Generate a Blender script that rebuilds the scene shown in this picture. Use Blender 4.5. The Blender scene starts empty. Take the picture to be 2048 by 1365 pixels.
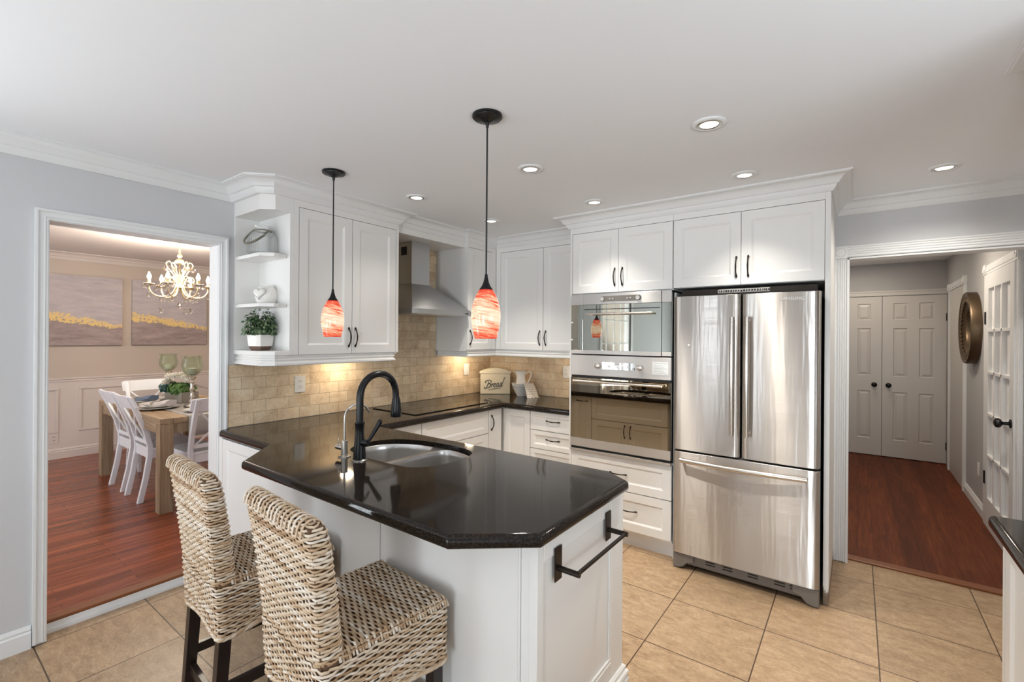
import bpy, math, random
import numpy as np
from mathutils import Vector, Matrix
random.seed(7)
RNG = np.random.default_rng(11)
S = bpy.context.scene
COL = S.collection
# ------------------------------------------------------------------ camera
TH, ROLL, F_PX, V0 = 0.6372, 0.0072, 931.6, 672.5
cam_d = bpy.data.cameras.new('camera'); cam = bpy.data.objects.new('camera', cam_d); COL.objects.link(cam)
Fw = Vector((-math.sin(TH), math.cos(TH), 0)); R0 = Vector((math.cos(TH), math.sin(TH), 0)); Zu = Vector((0, 0, 1))
Rt = R0 * math.cos(ROLL) + Zu * math.sin(ROLL); Up = Zu * math.cos(ROLL) - R0 * math.sin(ROLL)
M = Matrix((Rt, Up, -Fw)).transposed().to_4x4(); M.translation = Vector((3.153, 0, 1.4995)); cam.matrix_world = M
cam_d.sensor_fit = 'HORIZONTAL'; cam_d.sensor_width = 36.0; cam_d.lens = F_PX / 2048 * 36
cam_d.shift_y = -(682.5 - V0) / 2048; cam_d.clip_start = 0.05; cam_d.clip_end = 100
S.camera = cam
# ------------------------------------------------------------------ world, lights, exposure
S.view_settings.view_transform = 'Standard'; S.view_settings.look = 'None'
S.view_settings.exposure = 0.0; S.view_settings.gamma = 1.0; S.view_settings.use_curve_mapping = False
W = bpy.data.worlds.new('world'); S.world = W; W.use_nodes = True
wn = W.node_tree; bg = wn.nodes['Background']
sky = wn.nodes.new('ShaderNodeTexSky'); sky.sky_type = 'HOSEK_WILKIE'; sky.turbidity = 6; sky.sun_direction = Vector((-0.5, -0.6, 0.7)).normalized()
wn.links.new(sky.outputs[0], bg.inputs[0]); bg.inputs[1].default_value = 0.9
S.cycles.use_denoising = True
S.cycles.max_bounces = 10; S.cycles.diffuse_bounces = 6; S.cycles.glossy_bounces = 6; S.cycles.transmission_bounces = 8; S.cycles.transparent_max_bounces = 12
S.cycles.caustics_reflective = False; S.cycles.caustics_refractive = False; S.cycles.sample_clamp_indirect = 6.0

def area(name, loc, rot, sx, sy, power, color, spread=180):
    d = bpy.data.lights.new(name, 'AREA'); d.shape = 'RECTANGLE'; d.size = sx; d.size_y = sy; d.energy = power; d.color = color; d.spread = math.radians(spread)
    o = bpy.data.objects.new(name, d); COL.objects.link(o); o.location = loc; o.rotation_euler = rot; return o
DAY = (0.87, 0.945, 1.0)
WARM = (1.0, 0.80, 0.56)
# window daylight lamps, some at added windows, tilted up to brighten the ceiling
area('daylight_rear', (.85, -3.95, 1.1), (math.radians(130), 0, 0), .85, 2.0, 74, DAY)
area('fill_rear_right', (3.70, -3.95, 1.1), (math.radians(126), 0, 0), .85, 2.0, 160, DAY)  # added fill lamp, placed clear of the refrigerator's reflection
area('daylight_left', (-0.38, -0.87, 1.1), (0, math.radians(-130), 0), 1.9, 1.1, 62, DAY)
area('fill_right', (4.55, -1.75, 1.1), (0, math.radians(130), 0), 1.9, 2.2, 14, DAY)  # added fill lamp for the peninsula end panel
area('fill_counter', (4.50, .95, 1.40), (0, math.radians(130), 0), 1.1, 1.5, 31, DAY)  # added fill lamp, evens out the kitchen and its ceiling
area('fill_dining', (-2.2, -2.0, 1.4), (math.radians(100), 0, 0), 2.3, 1.5, 66, (0.93, 0.97, 1.0))  # added fill lamp that brightens the dining room
CEIL = 2.41
POTS = [(2.643, 2.086), (1.725, 2.086), (0.82, 2.086), (1.725, 2.853), (0.83, 2.853), (2.645, 2.853), (3.52, 3.333)]
def spot(name, loc, power, color, angle, r=0.03, blend=0.8):
    d = bpy.data.lights.new(name, 'SPOT'); d.energy = power; d.color = color; d.spot_size = math.radians(angle); d.spot_blend = blend; d.shadow_soft_size = r
    o = bpy.data.objects.new(name, d); COL.objects.link(o); o.location = loc; return o
for i, (x, y) in enumerate(POTS):
    spot('downlight_beam', (x, y, CEIL - 0.012), (84, 135, 22, 52, 92, 52, 60)[i], (1.0, 0.925, 0.82), (112, 112, 112, 96, 96, 96, 150)[i], 0.035, 1.0)
# lamps under the wall cabinets and in the hallway, the farther hall one added
for x, y, p in ((.17, 2.02, 1.9), (.17, 3.36, 1.9), (1.20, 3.70, 1.5)):
    area('under_cabinet_lamp', (x, y, 1.352), (0, 0, 0), .07, .07, p, WARM)
area('hall_light', (3.35, 5.2, 2.43), (0, 0, 0), .25, .25, 16, (1.0, 0.86, 0.70))
area('hall_light', (3.2, 6.9, 2.43), (0, 0, 0),   .2, .2, 5.5, (1.0, 0.86, 0.70))  # added unseen lamp, brightens the far end of the hall

# ------------------------------------------------------------------ materials
def mat(name, color=(0.8, 0.8, 0.8), rough=0.5, metal=0.0, spec=0.5, emit=None, es=0.0, trans=0.0, ior=1.45, coat=0.0, aniso=0.0):
    m = bpy.data.materials.new(name); m.use_nodes = True
    p = m.node_tree.nodes['Principled BSDF']; I = p.inputs
    I['Base Color'].default_value = (*color, 1); I['Roughness'].default_value = rough; I['Metallic'].default_value = metal
    I['Specular IOR Level'].default_value = spec; I['Transmission Weight'].default_value = trans; I['IOR'].default_value = ior; I['Coat Weight'].default_value = coat
    I['Anisotropic'].default_value = aniso
    if emit: I['Emission Color'].default_value = (*emit, 1); I['Emission Strength'].default_value = es
    return m
class N:
    """small node helper"""
    def __init__(s, m): s.m = m; s.t = m.node_tree; s.p = s.t.nodes['Principled BSDF']
    def new(s, typ, **kw):
        n = s.t.nodes.new(typ)
        for k, v in kw.items(): setattr(n, k, v)
        return n
    def lk(s, a, b): s.t.links.new(a, b)
    def coord(s, which='Object', scale=(1, 1, 1), rot=(0, 0, 0), loc=(0, 0, 0)):
        c = s.new('ShaderNodeTexCoord'); mp = s.new('ShaderNodeMapping')
        mp.inputs['Scale'].default_value = scale; mp.inputs['Rotation'].default_value = rot; mp.inputs['Location'].default_value = loc
        s.lk(c.outputs[which], mp.inputs['Vector']); return mp.outputs[0]
    def world(s, scale=(1, 1, 1), rot=(0, 0, 0), loc=(0, 0, 0)):
        c = s.new('ShaderNodeNewGeometry'); mp = s.new('ShaderNodeMapping')
        mp.inputs['Scale'].default_value = scale; mp.inputs['Rotation'].default_value = rot; mp.inputs['Location'].default_value = loc
        s.lk(c.outputs['Position'], mp.inputs['Vector']); return mp.outputs[0]
    def noise(s, vec, scale, detail=4, rough=0.6, dist=0.0):
        n = s.new('ShaderNodeTexNoise'); n.inputs['Scale'].default_value = scale; n.inputs['Detail'].default_value = detail
        n.inputs['Roughness'].default_value = rough; n.inputs['Distortion'].default_value = dist
        if vec is not None: s.lk(vec, n.inputs['Vector'])
        return n.outputs['Fac']
    def ramp(s, fac, stops, interp='LINEAR'):
        r = s.new('ShaderNodeValToRGB'); r.color_ramp.interpolation = interp; e = r.color_ramp.elements
        while len(e) < len(stops): e.new(0.5)
        for k, (pos, c) in enumerate(stops): e[k].position = pos; e[k].color = (*c, 1) if len(c) == 3 else c
        s.lk(fac, r.inputs[0]); return r.outputs[0]
    def mix(s, fac, a, b, mode='MIX'):
        n = s.new('ShaderNodeMix', data_type='RGBA', blend_type=mode)
        for sock, v in ((n.inputs[0], fac), (n.inputs[6], a), (n.inputs[7], b)):
            if hasattr(v, 'is_linked') or hasattr(v, 'node'): s.lk(v, sock)
            elif isinstance(v, (int, float)): sock.default_value = v
            else: sock.default_value = (*v, 1)
        return n.outputs[2]
    def math(s, op, a, b=0.0):
        n = s.new('ShaderNodeMath', operation=op)
        for sock, v in ((n.inputs[0], a), (n.inputs[1], b)):
            if hasattr(v, 'node'): s.lk(v, sock)
            else: sock.default_value = v
        return n.outputs[0]
    def sep(s, vec):
        n = s.new('ShaderNodeSeparateXYZ'); s.lk(vec, n.inputs[0]); return n.outputs
    def comb(s, x, y, z):
        n = s.new('ShaderNodeCombineXYZ')
        for k, v in enumerate((x, y, z)):
            if hasattr(v, 'node'): s.lk(v, n.inputs[k])
            else: n.inputs[k].default_value = v
        return n.outputs[0]
    def bump(s, h, strength=0.3, dist=0.002):
        b = s.new('ShaderNodeBump'); b.inputs['Strength'].default_value = strength; b.inputs['Distance'].default_value = dist
        s.lk(h, b.inputs['Height']); s.lk(b.outputs[0], s.p.inputs['Normal'])
    def base(s, c): s.lk(c, s.p.inputs['Base Color'])
    def rough(s, c): s.lk(c, s.p.inputs['Roughness'])

def brick(n, vec, w, h, mortar, off=0.5, smooth=0.1):
    b = n.new('ShaderNodeTexBrick'); b.offset = off; b.inputs['Scale'].default_value = 1.0; b.inputs['Brick Width'].default_value = w; b.inputs['Row Height'].default_value = h
    b.inputs['Mortar Size'].default_value = mortar; b.inputs['Mortar Smooth'].default_value = smooth; b.inputs['Color1'].default_value = (0, 0, 0, 1); b.inputs['Color2'].default_value = (1, 1, 1, 1)
    b.inputs['Bias'].default_value = 0.0; n.lk(vec, b.inputs['Vector']); return b

MT = {}
MT['white'] = mat('cabinet_white', (0.79, 0.785, 0.77), 0.34)
MT['trimwhite'] = mat('trim_white', (0.76, 0.77, 0.775), 0.38)
MT['wall'] = mat('wall_grey_paint', (0.585, 0.588, 0.60), 0.6, spec=0.3)
MT['ceil'] = mat('ceiling_white', (0.835, 0.85, 0.875), 0.8, spec=0.2)
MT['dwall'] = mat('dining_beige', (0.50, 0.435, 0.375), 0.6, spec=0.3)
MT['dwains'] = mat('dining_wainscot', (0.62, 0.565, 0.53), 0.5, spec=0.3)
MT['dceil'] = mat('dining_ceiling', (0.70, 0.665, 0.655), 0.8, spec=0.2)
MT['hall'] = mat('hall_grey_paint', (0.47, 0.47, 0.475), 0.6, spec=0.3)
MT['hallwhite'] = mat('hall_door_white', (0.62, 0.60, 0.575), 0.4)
MT['black'] = mat('black_metal', (0.008, 0.008, 0.009), 0.27, 0.0, 0.35)
MT['bronze'] = mat('dark_bronze', (0.022, 0.015, 0.012), 0.35, 0.5)
MT['blackp'] = mat('black_plastic', (0.01, 0.01, 0.01), 0.5)
MT['dark'] = mat('dark_recess', (0.02, 0.016, 0.013), 0.8)
MT['plate'] = mat('outlet_white', (0.8, 0.78, 0.74), 0.35)
MT['slot'] = mat('outlet_slot', (0.05, 0.045, 0.04), 0.6)
MT['espresso'] = mat('espresso_wood', (0.018, 0.011, 0.009), 0.28)
MT['chrome'] = mat('brushed_nickel', (0.62, 0.58, 0.53), 0.25, 1.0)
MT['mirrorglass'] = mat('mirror_glass', (0.8, 0.8, 0.8), 0.03, 1.0)
MT['porcelain'] = mat('white_porcelain', (0.78, 0.76, 0.72), 0.15)
MT['cream'] = mat('cream_enamel', (0.72, 0.63, 0.46), 0.28)
MT['ink'] = mat('black_lettering', (0.015, 0.012, 0.01), 0.5)
MT['chairwhite'] = mat('chair_white', (0.80, 0.82, 0.86), 0.35)
MT['grayplastic'] = mat('grey_plastic', (0.17, 0.155, 0.14), 0.4)
MT['labelgrey'] = mat('label_grey', (0.34, 0.335, 0.33), 0.5)
MT['lens'] = mat('lamp_lens', (1, 1, 1), 0.4, emit=(1.0, 0.96, 0.90), es=5.0)
MT['flame'] = mat('lit_bulb', (1, 1, 1), 0.4, emit=(1.0, 0.80, 0.55), es=14.0)
MT['ivory'] = mat('ivory_gilt_metal', (0.62, 0.50, 0.30), 0.35, 0.35)
MT['brassmirror'] = mat('antique_brass', (0.15, 0.105, 0.065), 0.42, 0.8)
MT['denim'] = mat('denim_blue_cloth', (0.16, 0.21, 0.30), 0.9, spec=0.1)
MT['linen'] = mat('white_linen', (0.72, 0.70, 0.70), 0.9, spec=0.1)
MT['runner'] = mat('grey_runner_cloth', (0.40, 0.38, 0.36), 0.95, spec=0.1)
MT['silver'] = mat('mercury_silver', (0.75, 0.73, 0.68), 0.12, 1.0)
MT['boxwood'] = mat('grey_washed_wood', (0.36, 0.33, 0.28), 0.7)
MT['leafgreen'] = mat('leaf_green', (0.10, 0.20, 0.05), 0.5)
MT['leafblue'] = mat('leaf_blue_green', (0.06, 0.14, 0.12), 0.5)
MT['petal'] = mat('white_petal', (0.82, 0.80, 0.72), 0.6)
MT['twig'] = mat('brown_twig', (0.12, 0.08, 0.05), 0.8)
MT['potbrown'] = mat('brown_pot_base', (0.13, 0.075, 0.05), 0.6)
MT['rope'] = mat('grey_rope', (0.23, 0.21, 0.165), 0.9)
MT['woodtrim'] = mat('oak_nosing', (0.20, 0.07, 0.025), 0.3)
MT['sheer'] = mat('white_sheer', (0.80, 0.80, 0.80), 0.8)
MT['redglow'] = None

def setup_steel(name, col, rough, aniso):
    m = mat(name, col, rough, 1.0, aniso=aniso); n = N(m); n.p.inputs['Anisotropic Rotation'].default_value = 0.25
    tg = n.new('ShaderNodeTangent', direction_type='RADIAL', axis='Z'); n.lk(tg.outputs[0], n.p.inputs['Tangent'])
    f = n.noise(n.world((3, 3, 320)), 1.0, 3, 0.6); r = n.ramp(f, [(0.3, (rough * 0.85,) * 3), (0.7, (rough * 1.2,) * 3)]); n.rough(r)
    return m
MT['steel'] = setup_steel('brushed_steel', (0.56, 0.54, 0.52), 0.34, 0.9)
MT['fridge'] = setup_steel('fridge_steel', (0.57, 0.545, 0.52), 0.33, 1.0)
_n = N(MT['fridge']); _n.bump(_n.noise(_n.world((7, 7, .55)), 1.6, 3, 0.55), 0.16, 0.02)
MT['sinksteel'] = mat('sink_steel', (0.60, 0.59, 0.58), 0.27, 1.0)
MT['hoodsteel'] = setup_steel('hood_steel', (0.50, 0.50, 0.50), 0.33, 0.5)
MT['bronzeglass'] = mat('oven_bronze_mirror_glass', (0.36, 0.30, 0.22), 0.02, 1.0)
MT['greyglass'] = mat('microwave_mirror_glass', (0.47, 0.48, 0.43), 0.02, 1.0)

# granite
m = mat('black_granite', (0.015, 0.012, 0.01), 0.07, spec=0.33); n = N(m); v = n.world()
sp = n.noise(v, 420, 2, 0.7); f2 = n.noise(v, 150, 3, 0.6)
c1 = n.ramp(sp, [(0.46, (0.010, 0.008, 0.007)), (0.62, (0.030, 0.022, 0.017)), (0.72, (0.085, 0.065, 0.05))]); c2 = n.ramp(f2, [(0.4, (0.45, 0.45, 0.45)), (0.65, (1.3, 1.2, 1.1))])
n.base(n.mix(1.0, c1, c2, 'MULTIPLY')); MT['granite'] = m
# cooktop
MT['ceramic'] = mat('black_ceramic_glass', (0.006, 0.006, 0.006), 0.03, spec=0.6)

# floor tile
m = mat('beige_floor_tile', (0.4, 0.3, 0.2), 0.33, spec=0.4); n = N(m); P = n.world(); sx, sy, sz = n.sep(P)
TX, TY, OX, OY, G = 0.462, 0.453, 2.32, 2.698, 0.0055
def tile_axis(s, o, t):
    a = n.math('DIVIDE', n.math('SUBTRACT', s, o - 40 * t), t); fr = n.math('FRACT', a); d = n.math('MINIMUM', fr, n.math('SUBTRACT', 1.0, fr)); return n.math('MULTIPLY', d, t), n.math('FLOOR', a)
dx, ix = tile_axis(sx, OX, TX); dy, iy = tile_axis(sy, OY, TY)
gm = n.math('LESS_THAN', n.math('MINIMUM', dx, dy), G / 2)
wn_ = n.new('ShaderNodeTexWhiteNoise', noise_dimensions='2D'); n.lk(n.comb(ix, iy, 0), wn_.inputs['Vector'])
off = n.new('ShaderNodeVectorMath', operation='SCALE'); n.lk(wn_.outputs['Color'], off.inputs[0]); off.inputs['Scale'].default_value = 13.0
ad = n.new('ShaderNodeVectorMath', operation='ADD'); n.lk(P, ad.inputs[0]); n.lk(off.outputs[0], ad.inputs[1])
mp = n.new('ShaderNodeMapping'); mp.inputs['Scale'].default_value = (1.0, 2.3, 1.0); n.lk(ad.outputs[0], mp.inputs['Vector'])
a = n.noise(mp.outputs[0], 11, 9, 0.72, 0.8); b = n.noise(mp.outputs[0], 75, 4, 0.75)
ca = n.ramp(a, [(0.32, (0.285, 0.193, 0.118)), (0.5, (0.40, 0.284, 0.178)), (0.68, (0.49, 0.362, 0.236))]); cb = n.ramp(b, [(0.3, (0.72, 0.70, 0.68)), (0.6, (1.08, 1.06, 1.04))])
tc = n.mix(1.0, ca, cb, 'MULTIPLY'); tv = n.ramp(wn_.outputs['Value'], [(0, (0.92, 0.92, 0.92)), (1, (1.06, 1.05, 1.04))]); tc = n.mix(1.0, tc, tv, 'MULTIPLY')
n.base(n.mix(gm, tc, (0.075, 0.045, 0.028))); n.bump(n.math('SUBTRACT', n.math('MULTIPLY', b, 0.15), gm), 0.35, 0.002); MT['tile'] = m

# wood floors (planks along y)
def wood_floor(name, pw, dark, mid, light, rough, spec=0.45):
    m = mat(name, mid, rough, spec=spec); n = N(m); P = n.world(); x, y, z = n.sep(P)
    vec = n.comb(y, x, 0.0)
    bk = brick(n, vec, 0.9, pw, 0.0012, 0.37, 0.0)
    fl = n.math('FLOOR', n.math('DIVIDE', n.math('ADD', x, 20.0), pw))
    wnz = n.new('ShaderNodeTexWhiteNoise', noise_dimensions='1D'); n.lk(fl, wnz.inputs['W'])
    shift = n.math('MULTIPLY', wnz.outputs['Value'], 9.0)
    gv = n.comb(n.math('MULTIPLY', x, 26.0), n.math('ADD', n.math('MULTIPLY', y, 1.6), shift), shift)
    g = n.noise(gv, 1.0, 7, 0.65, 1.6)
    c = n.ramp(g, [(0.3, dark), (0.52, mid), (0.72, light)])
    pv = n.mix(0.55, bk.outputs['Color'], wnz.outputs['Value']); t = n.ramp(pv, [(0.1, (0.66, 0.63, 0.60)), (0.9, (1.28, 1.25, 1.22))])
    c = n.mix(1.0, c, t, 'MULTIPLY'); c = n.mix(n.math('MULTIPLY', bk.outputs['Fac'], 0.55), c, (0.03, 0.012, 0.006)); n.base(c); n.bump(g, 0.08, 0.001)
    return m
MT['dwood'] = wood_floor('dining_red_oak_floor', 0.058, (0.13, 0.028, 0.012), (0.25, 0.068, 0.032), (0.33, 0.108, 0.056), 0.24)
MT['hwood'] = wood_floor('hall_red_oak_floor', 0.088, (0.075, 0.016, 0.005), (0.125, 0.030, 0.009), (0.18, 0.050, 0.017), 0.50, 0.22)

# travertine backsplash
def backsplash(axis):
    m = mat('travertine_' + axis, (0.5, 0.4, 0.27), 0.5, spec=0.3); n = N(m); P = n.world(); x, y, z = n.sep(P)
    h = y if axis == 'a' else x
    vec = n.comb(n.math('ADD', h, 0.03), n.math('SUBTRACT', z, 0.917), 0.0)
    bk = brick(n, vec, 0.154, 0.0775, 0.0017, 0.5, 0.15)
    big = n.noise(P, 9, 6, 0.65, 0.3); fine = n.noise(P, 90, 4, 0.7); pit = n.noise(n.world((1, 1, 1.9)), 70, 3, 0.6)
    c = n.ramp(big, [(0.3, (0.62, 0.46, 0.30)), (0.5, (0.79, 0.635, 0.45)), (0.7, (0.86, 0.75, 0.58))])
    tv = n.ramp(bk.outputs['Color'], [(0, (0.88, 0.86, 0.83)), (1, (1.08, 1.08, 1.06))]); c = n.mix(1.0, c, tv, 'MULTIPLY')
    c = n.mix(1.0, c, n.ramp(fine, [(0.3, (0.86, 0.85, 0.83)), (0.65, (1.05, 1.05, 1.05))]), 'MULTIPLY')
    pm = n.ramp(pit, [(0.64, (0, 0, 0)), (0.70, (1, 1, 1))]); c = n.mix(n.math('MULTIPLY', pm, 0.45), c, (0.22, 0.14, 0.075))
    c = n.mix(n.math('MULTIPLY', bk.outputs['Fac'], 0.8), c, (0.40, 0.29, 0.18)); n.base(c)
    n.bump(n.math('SUBTRACT', n.math('MULTIPLY', fine, 0.2), n.math('ADD', bk.outputs['Fac'], n.math('MULTIPLY', pm, 0.5))), 0.5, 0.003); return m
MT['trav_a'] = backsplash('a'); MT['trav_b'] = backsplash('b')

# dining table timber
def timber(name, axis, dark, mid, light):
    m = mat(name, mid, 0.55, spec=0.3); n = N(m); sc = {'x': (1.2, 16, 16), 'y': (16, 1.2, 16), 'z': (16, 16, 1.2)}[axis]
    g = n.noise(n.world(sc), 1.6, 7, 0.65, 1.2); k = n.noise(n.world(), 7, 2, 0.5)
    c = n.ramp(g, [(0.3, dark), (0.5, mid), (0.72, light)]); c = n.mix(n.ramp(k, [(0.66, (0, 0, 0)), (0.74, (0.6, 0.6, 0.6))]), c, (0.10, 0.06, 0.035)); n.base(c); n.bump(g, 0.2, 0.001); return m
MT['timx'] = timber('table_timber_lengthways', 'x', (0.20, 0.135, 0.08), (0.34, 0.245, 0.155), (0.46, 0.35, 0.24))
MT['timz'] = timber('table_timber_upright', 'z', (0.20, 0.135, 0.08), (0.32, 0.235, 0.15), (0.44, 0.34, 0.235))

# wicker
m = mat('wicker_strand', (0.5, 0.4, 0.3), 0.42, spec=0.35); n = N(m); at = n.new('ShaderNodeAttribute', attribute_name='tint')
nz = n.noise(n.coord('Object', (14, 14, 60)), 1.0, 3, 0.6); tt = n.math('ADD', n.math('MULTIPLY', at.outputs['Fac'], 0.8), n.math('MULTIPLY', nz, 0.35))
n.base(n.ramp(tt, [(0.12, (0.20, 0.105, 0.05)), (0.35, (0.41, 0.265, 0.15)), (0.6, (0.58, 0.45, 0.32)), (0.9, (0.72, 0.65, 0.56))])); MT['wicker'] = m
MT['wcore'] = mat('wicker_core', (0.135, 0.075, 0.04), 0.8)

# pendant glass
m = mat('swirl_red_glass', (0.6, 0.08, 0.04), 0.12); n = N(m); c = n.coord('Object')
x, y, z = n.sep(c)
ang = n.new('ShaderNodeMath', operation='ARCTAN2'); n.lk(y, ang.inputs[0]); n.lk(x, ang.inputs[1])
zz = n.math('ADD', z, n.math('MULTIPLY', n.math('SINE', n.math('ADD', ang.outputs[0], 0.6)), 0.012))
st = n.noise(n.comb(n.math('MULTIPLY', n.math('COSINE', ang.outputs[0]), 0.5), n.math('MULTIPLY', n.math('SINE', ang.outputs[0]), 0.5), n.math('MULTIPLY', zz, 105.0)), 1.0, 5, 0.7, 0.5)
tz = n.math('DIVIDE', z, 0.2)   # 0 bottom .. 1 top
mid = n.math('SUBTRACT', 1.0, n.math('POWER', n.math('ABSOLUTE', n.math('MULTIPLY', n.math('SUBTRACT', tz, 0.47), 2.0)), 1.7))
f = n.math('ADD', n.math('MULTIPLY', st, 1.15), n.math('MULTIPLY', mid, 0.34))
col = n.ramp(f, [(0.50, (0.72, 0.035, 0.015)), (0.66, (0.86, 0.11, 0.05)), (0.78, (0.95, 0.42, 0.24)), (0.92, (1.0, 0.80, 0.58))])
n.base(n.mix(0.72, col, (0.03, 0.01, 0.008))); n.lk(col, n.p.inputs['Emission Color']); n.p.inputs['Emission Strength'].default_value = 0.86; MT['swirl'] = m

# glass
def glass(name, col, rough=0.0, mixf=0.66):
    m = mat(name, col, rough, trans=1.0, ior=1.45); n = N(m)
    out = n.t.nodes['Material Output']; lp = n.new('ShaderNodeBsdfTransparent'); lp.inputs[0].default_value = (*[c ** 0.5 for c in col], 1)
    mx = n.new('ShaderNodeMixShader'); mx.inputs[0].default_value = mixf; n.lk(n.p.outputs[0], mx.inputs[1]); n.lk(lp.outputs[0], mx.inputs[2]); n.lk(mx.outputs[0], out.inputs[0]); return m
MT['glass'] = glass('clear_ribbed_glass', (0.985, 0.99, 0.985)); MT['greenglass'] = glass('pale_green_glass', (0.86, 0.93, 0.82), 0.08); MT['crystal'] = glass('crystal', (0.98, 0.98, 0.98), 0.0, 0.15)
MT['pane'] = mat('window_pane', (1, 1, 1), 0.02); n = N(MT['pane']); tr = n.new('ShaderNodeBsdfTransparent'); mx = n.new('ShaderNodeMixShader'); mx.inputs[0].default_value = 0.93
n.lk(n.p.outputs[0], mx.inputs[1]); n.lk(tr.outputs[0], mx.inputs[2]); n.lk(mx.outputs[0], n.t.nodes['Material Output'].inputs[0])

# paintings
def painting(name, seed):
    m = mat(name, (0.4, 0.36, 0.38), 0.6, spec=0.3); n = N(m); P = n.coord('Object', loc=(0, seed, 0)); O = n.coord('Object'); x, y, z = n.sep(O)
    big = n.noise(n.coord('Object', (1, 1.2, 5), loc=(0, seed, 0)), 3, 6, 0.7, 0.4); lowc = n.ramp(big, [(0.3, (0.20, 0.165, 0.17)), (0.6, (0.36, 0.29, 0.28)), (0.75, (0.45, 0.36, 0.33))])
    upc = n.ramp(big, [(0.3, (0.36, 0.33, 0.36)), (0.7, (0.52, 0.47, 0.47))])
    # ridge line falls from left (y small) to right; object origin = bottom left corner of the canvas
    ridge = n.math('ADD', n.math('SUBTRACT', 0.335, n.math('MULTIPLY', n.math('SUBTRACT', y, 0.15), 0.17)), n.math('MULTIPLY', n.math('SUBTRACT', n.noise(P, 9, 6, 0.75), 0.5), 0.16))
    under = n.math('LESS_THAN', z, ridge); c = n.mix(under, upc, lowc)
    dz = n.math('ABSOLUTE', n.math('SUBTRACT', z, n.math('ADD', ridge, 0.005))); wid = n.math('SUBTRACT', 0.062, n.math('MULTIPLY', y, 0.045))
    band = n.math('LESS_THAN', dz, wid); sp = n.math('GREATER_THAN', n.noise(P, 34, 5, 0.75), 0.46)
    c = n.mix(n.math('MULTIPLY', band, sp), c, (0.72, 0.53, 0.22)); n.base(c); return m
MT['paint_a'] = painting('abstract_gold_ridge_a', 3.0); MT['paint_b'] = painting('abstract_gold_ridge_b', 8.5)
# striped towel
m = mat('striped_towel_cloth', (0.7, 0.66, 0.6), 0.9, spec=0.1); n = N(m); x, y, z = n.sep(n.coord('UV')); s_ = n.math('FRACT', n.math('MULTIPLY', y, 13.0)); line = n.math('LESS_THAN', s_, 0.16)
rng = n.math('MULTIPLY', n.math('GREATER_THAN', y, 0.12), n.math('LESS_THAN', y, 0.86)); n.base(n.mix(n.math('MULTIPLY', line, rng), (0.72, 0.67, 0.61), (0.36, 0.30, 0.28))); MT['towel'] = m
# foliage mix
m = mat('eucalyptus_leaf', (0.1, 0.2, 0.08), 0.5); n = N(m); at = n.new('ShaderNodeAttribute', attribute_name='tint'); n.base(n.ramp(at.outputs['Fac'], [(0, (0.025, 0.06, 0.03)), (0.5, (0.075, 0.14, 0.06)), (0.85, (0.17, 0.24, 0.13)), (1, (0.30, 0.36, 0.18))])); MT['euca'] = m
# worn end of the cabinet side panel
m = mat('worn_white_panel', (0.74, 0.735, 0.715), 0.36); n = N(m); x, y, z = n.sep(n.world()); nz = n.noise(n.world((60, 60, 14)), 1.0, 5, 0.7)
k = n.math('ADD', n.math('MULTIPLY', z, -5.0), n.math('ADD', 0.22, nz)); n.base(n.mix(n.ramp(k, [(0.25, (0, 0, 0)), (0.42, (1, 1, 1))]), (0.79, 0.785, 0.77), (0.20, 0.15, 0.11))); MT['worn'] = m

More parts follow.
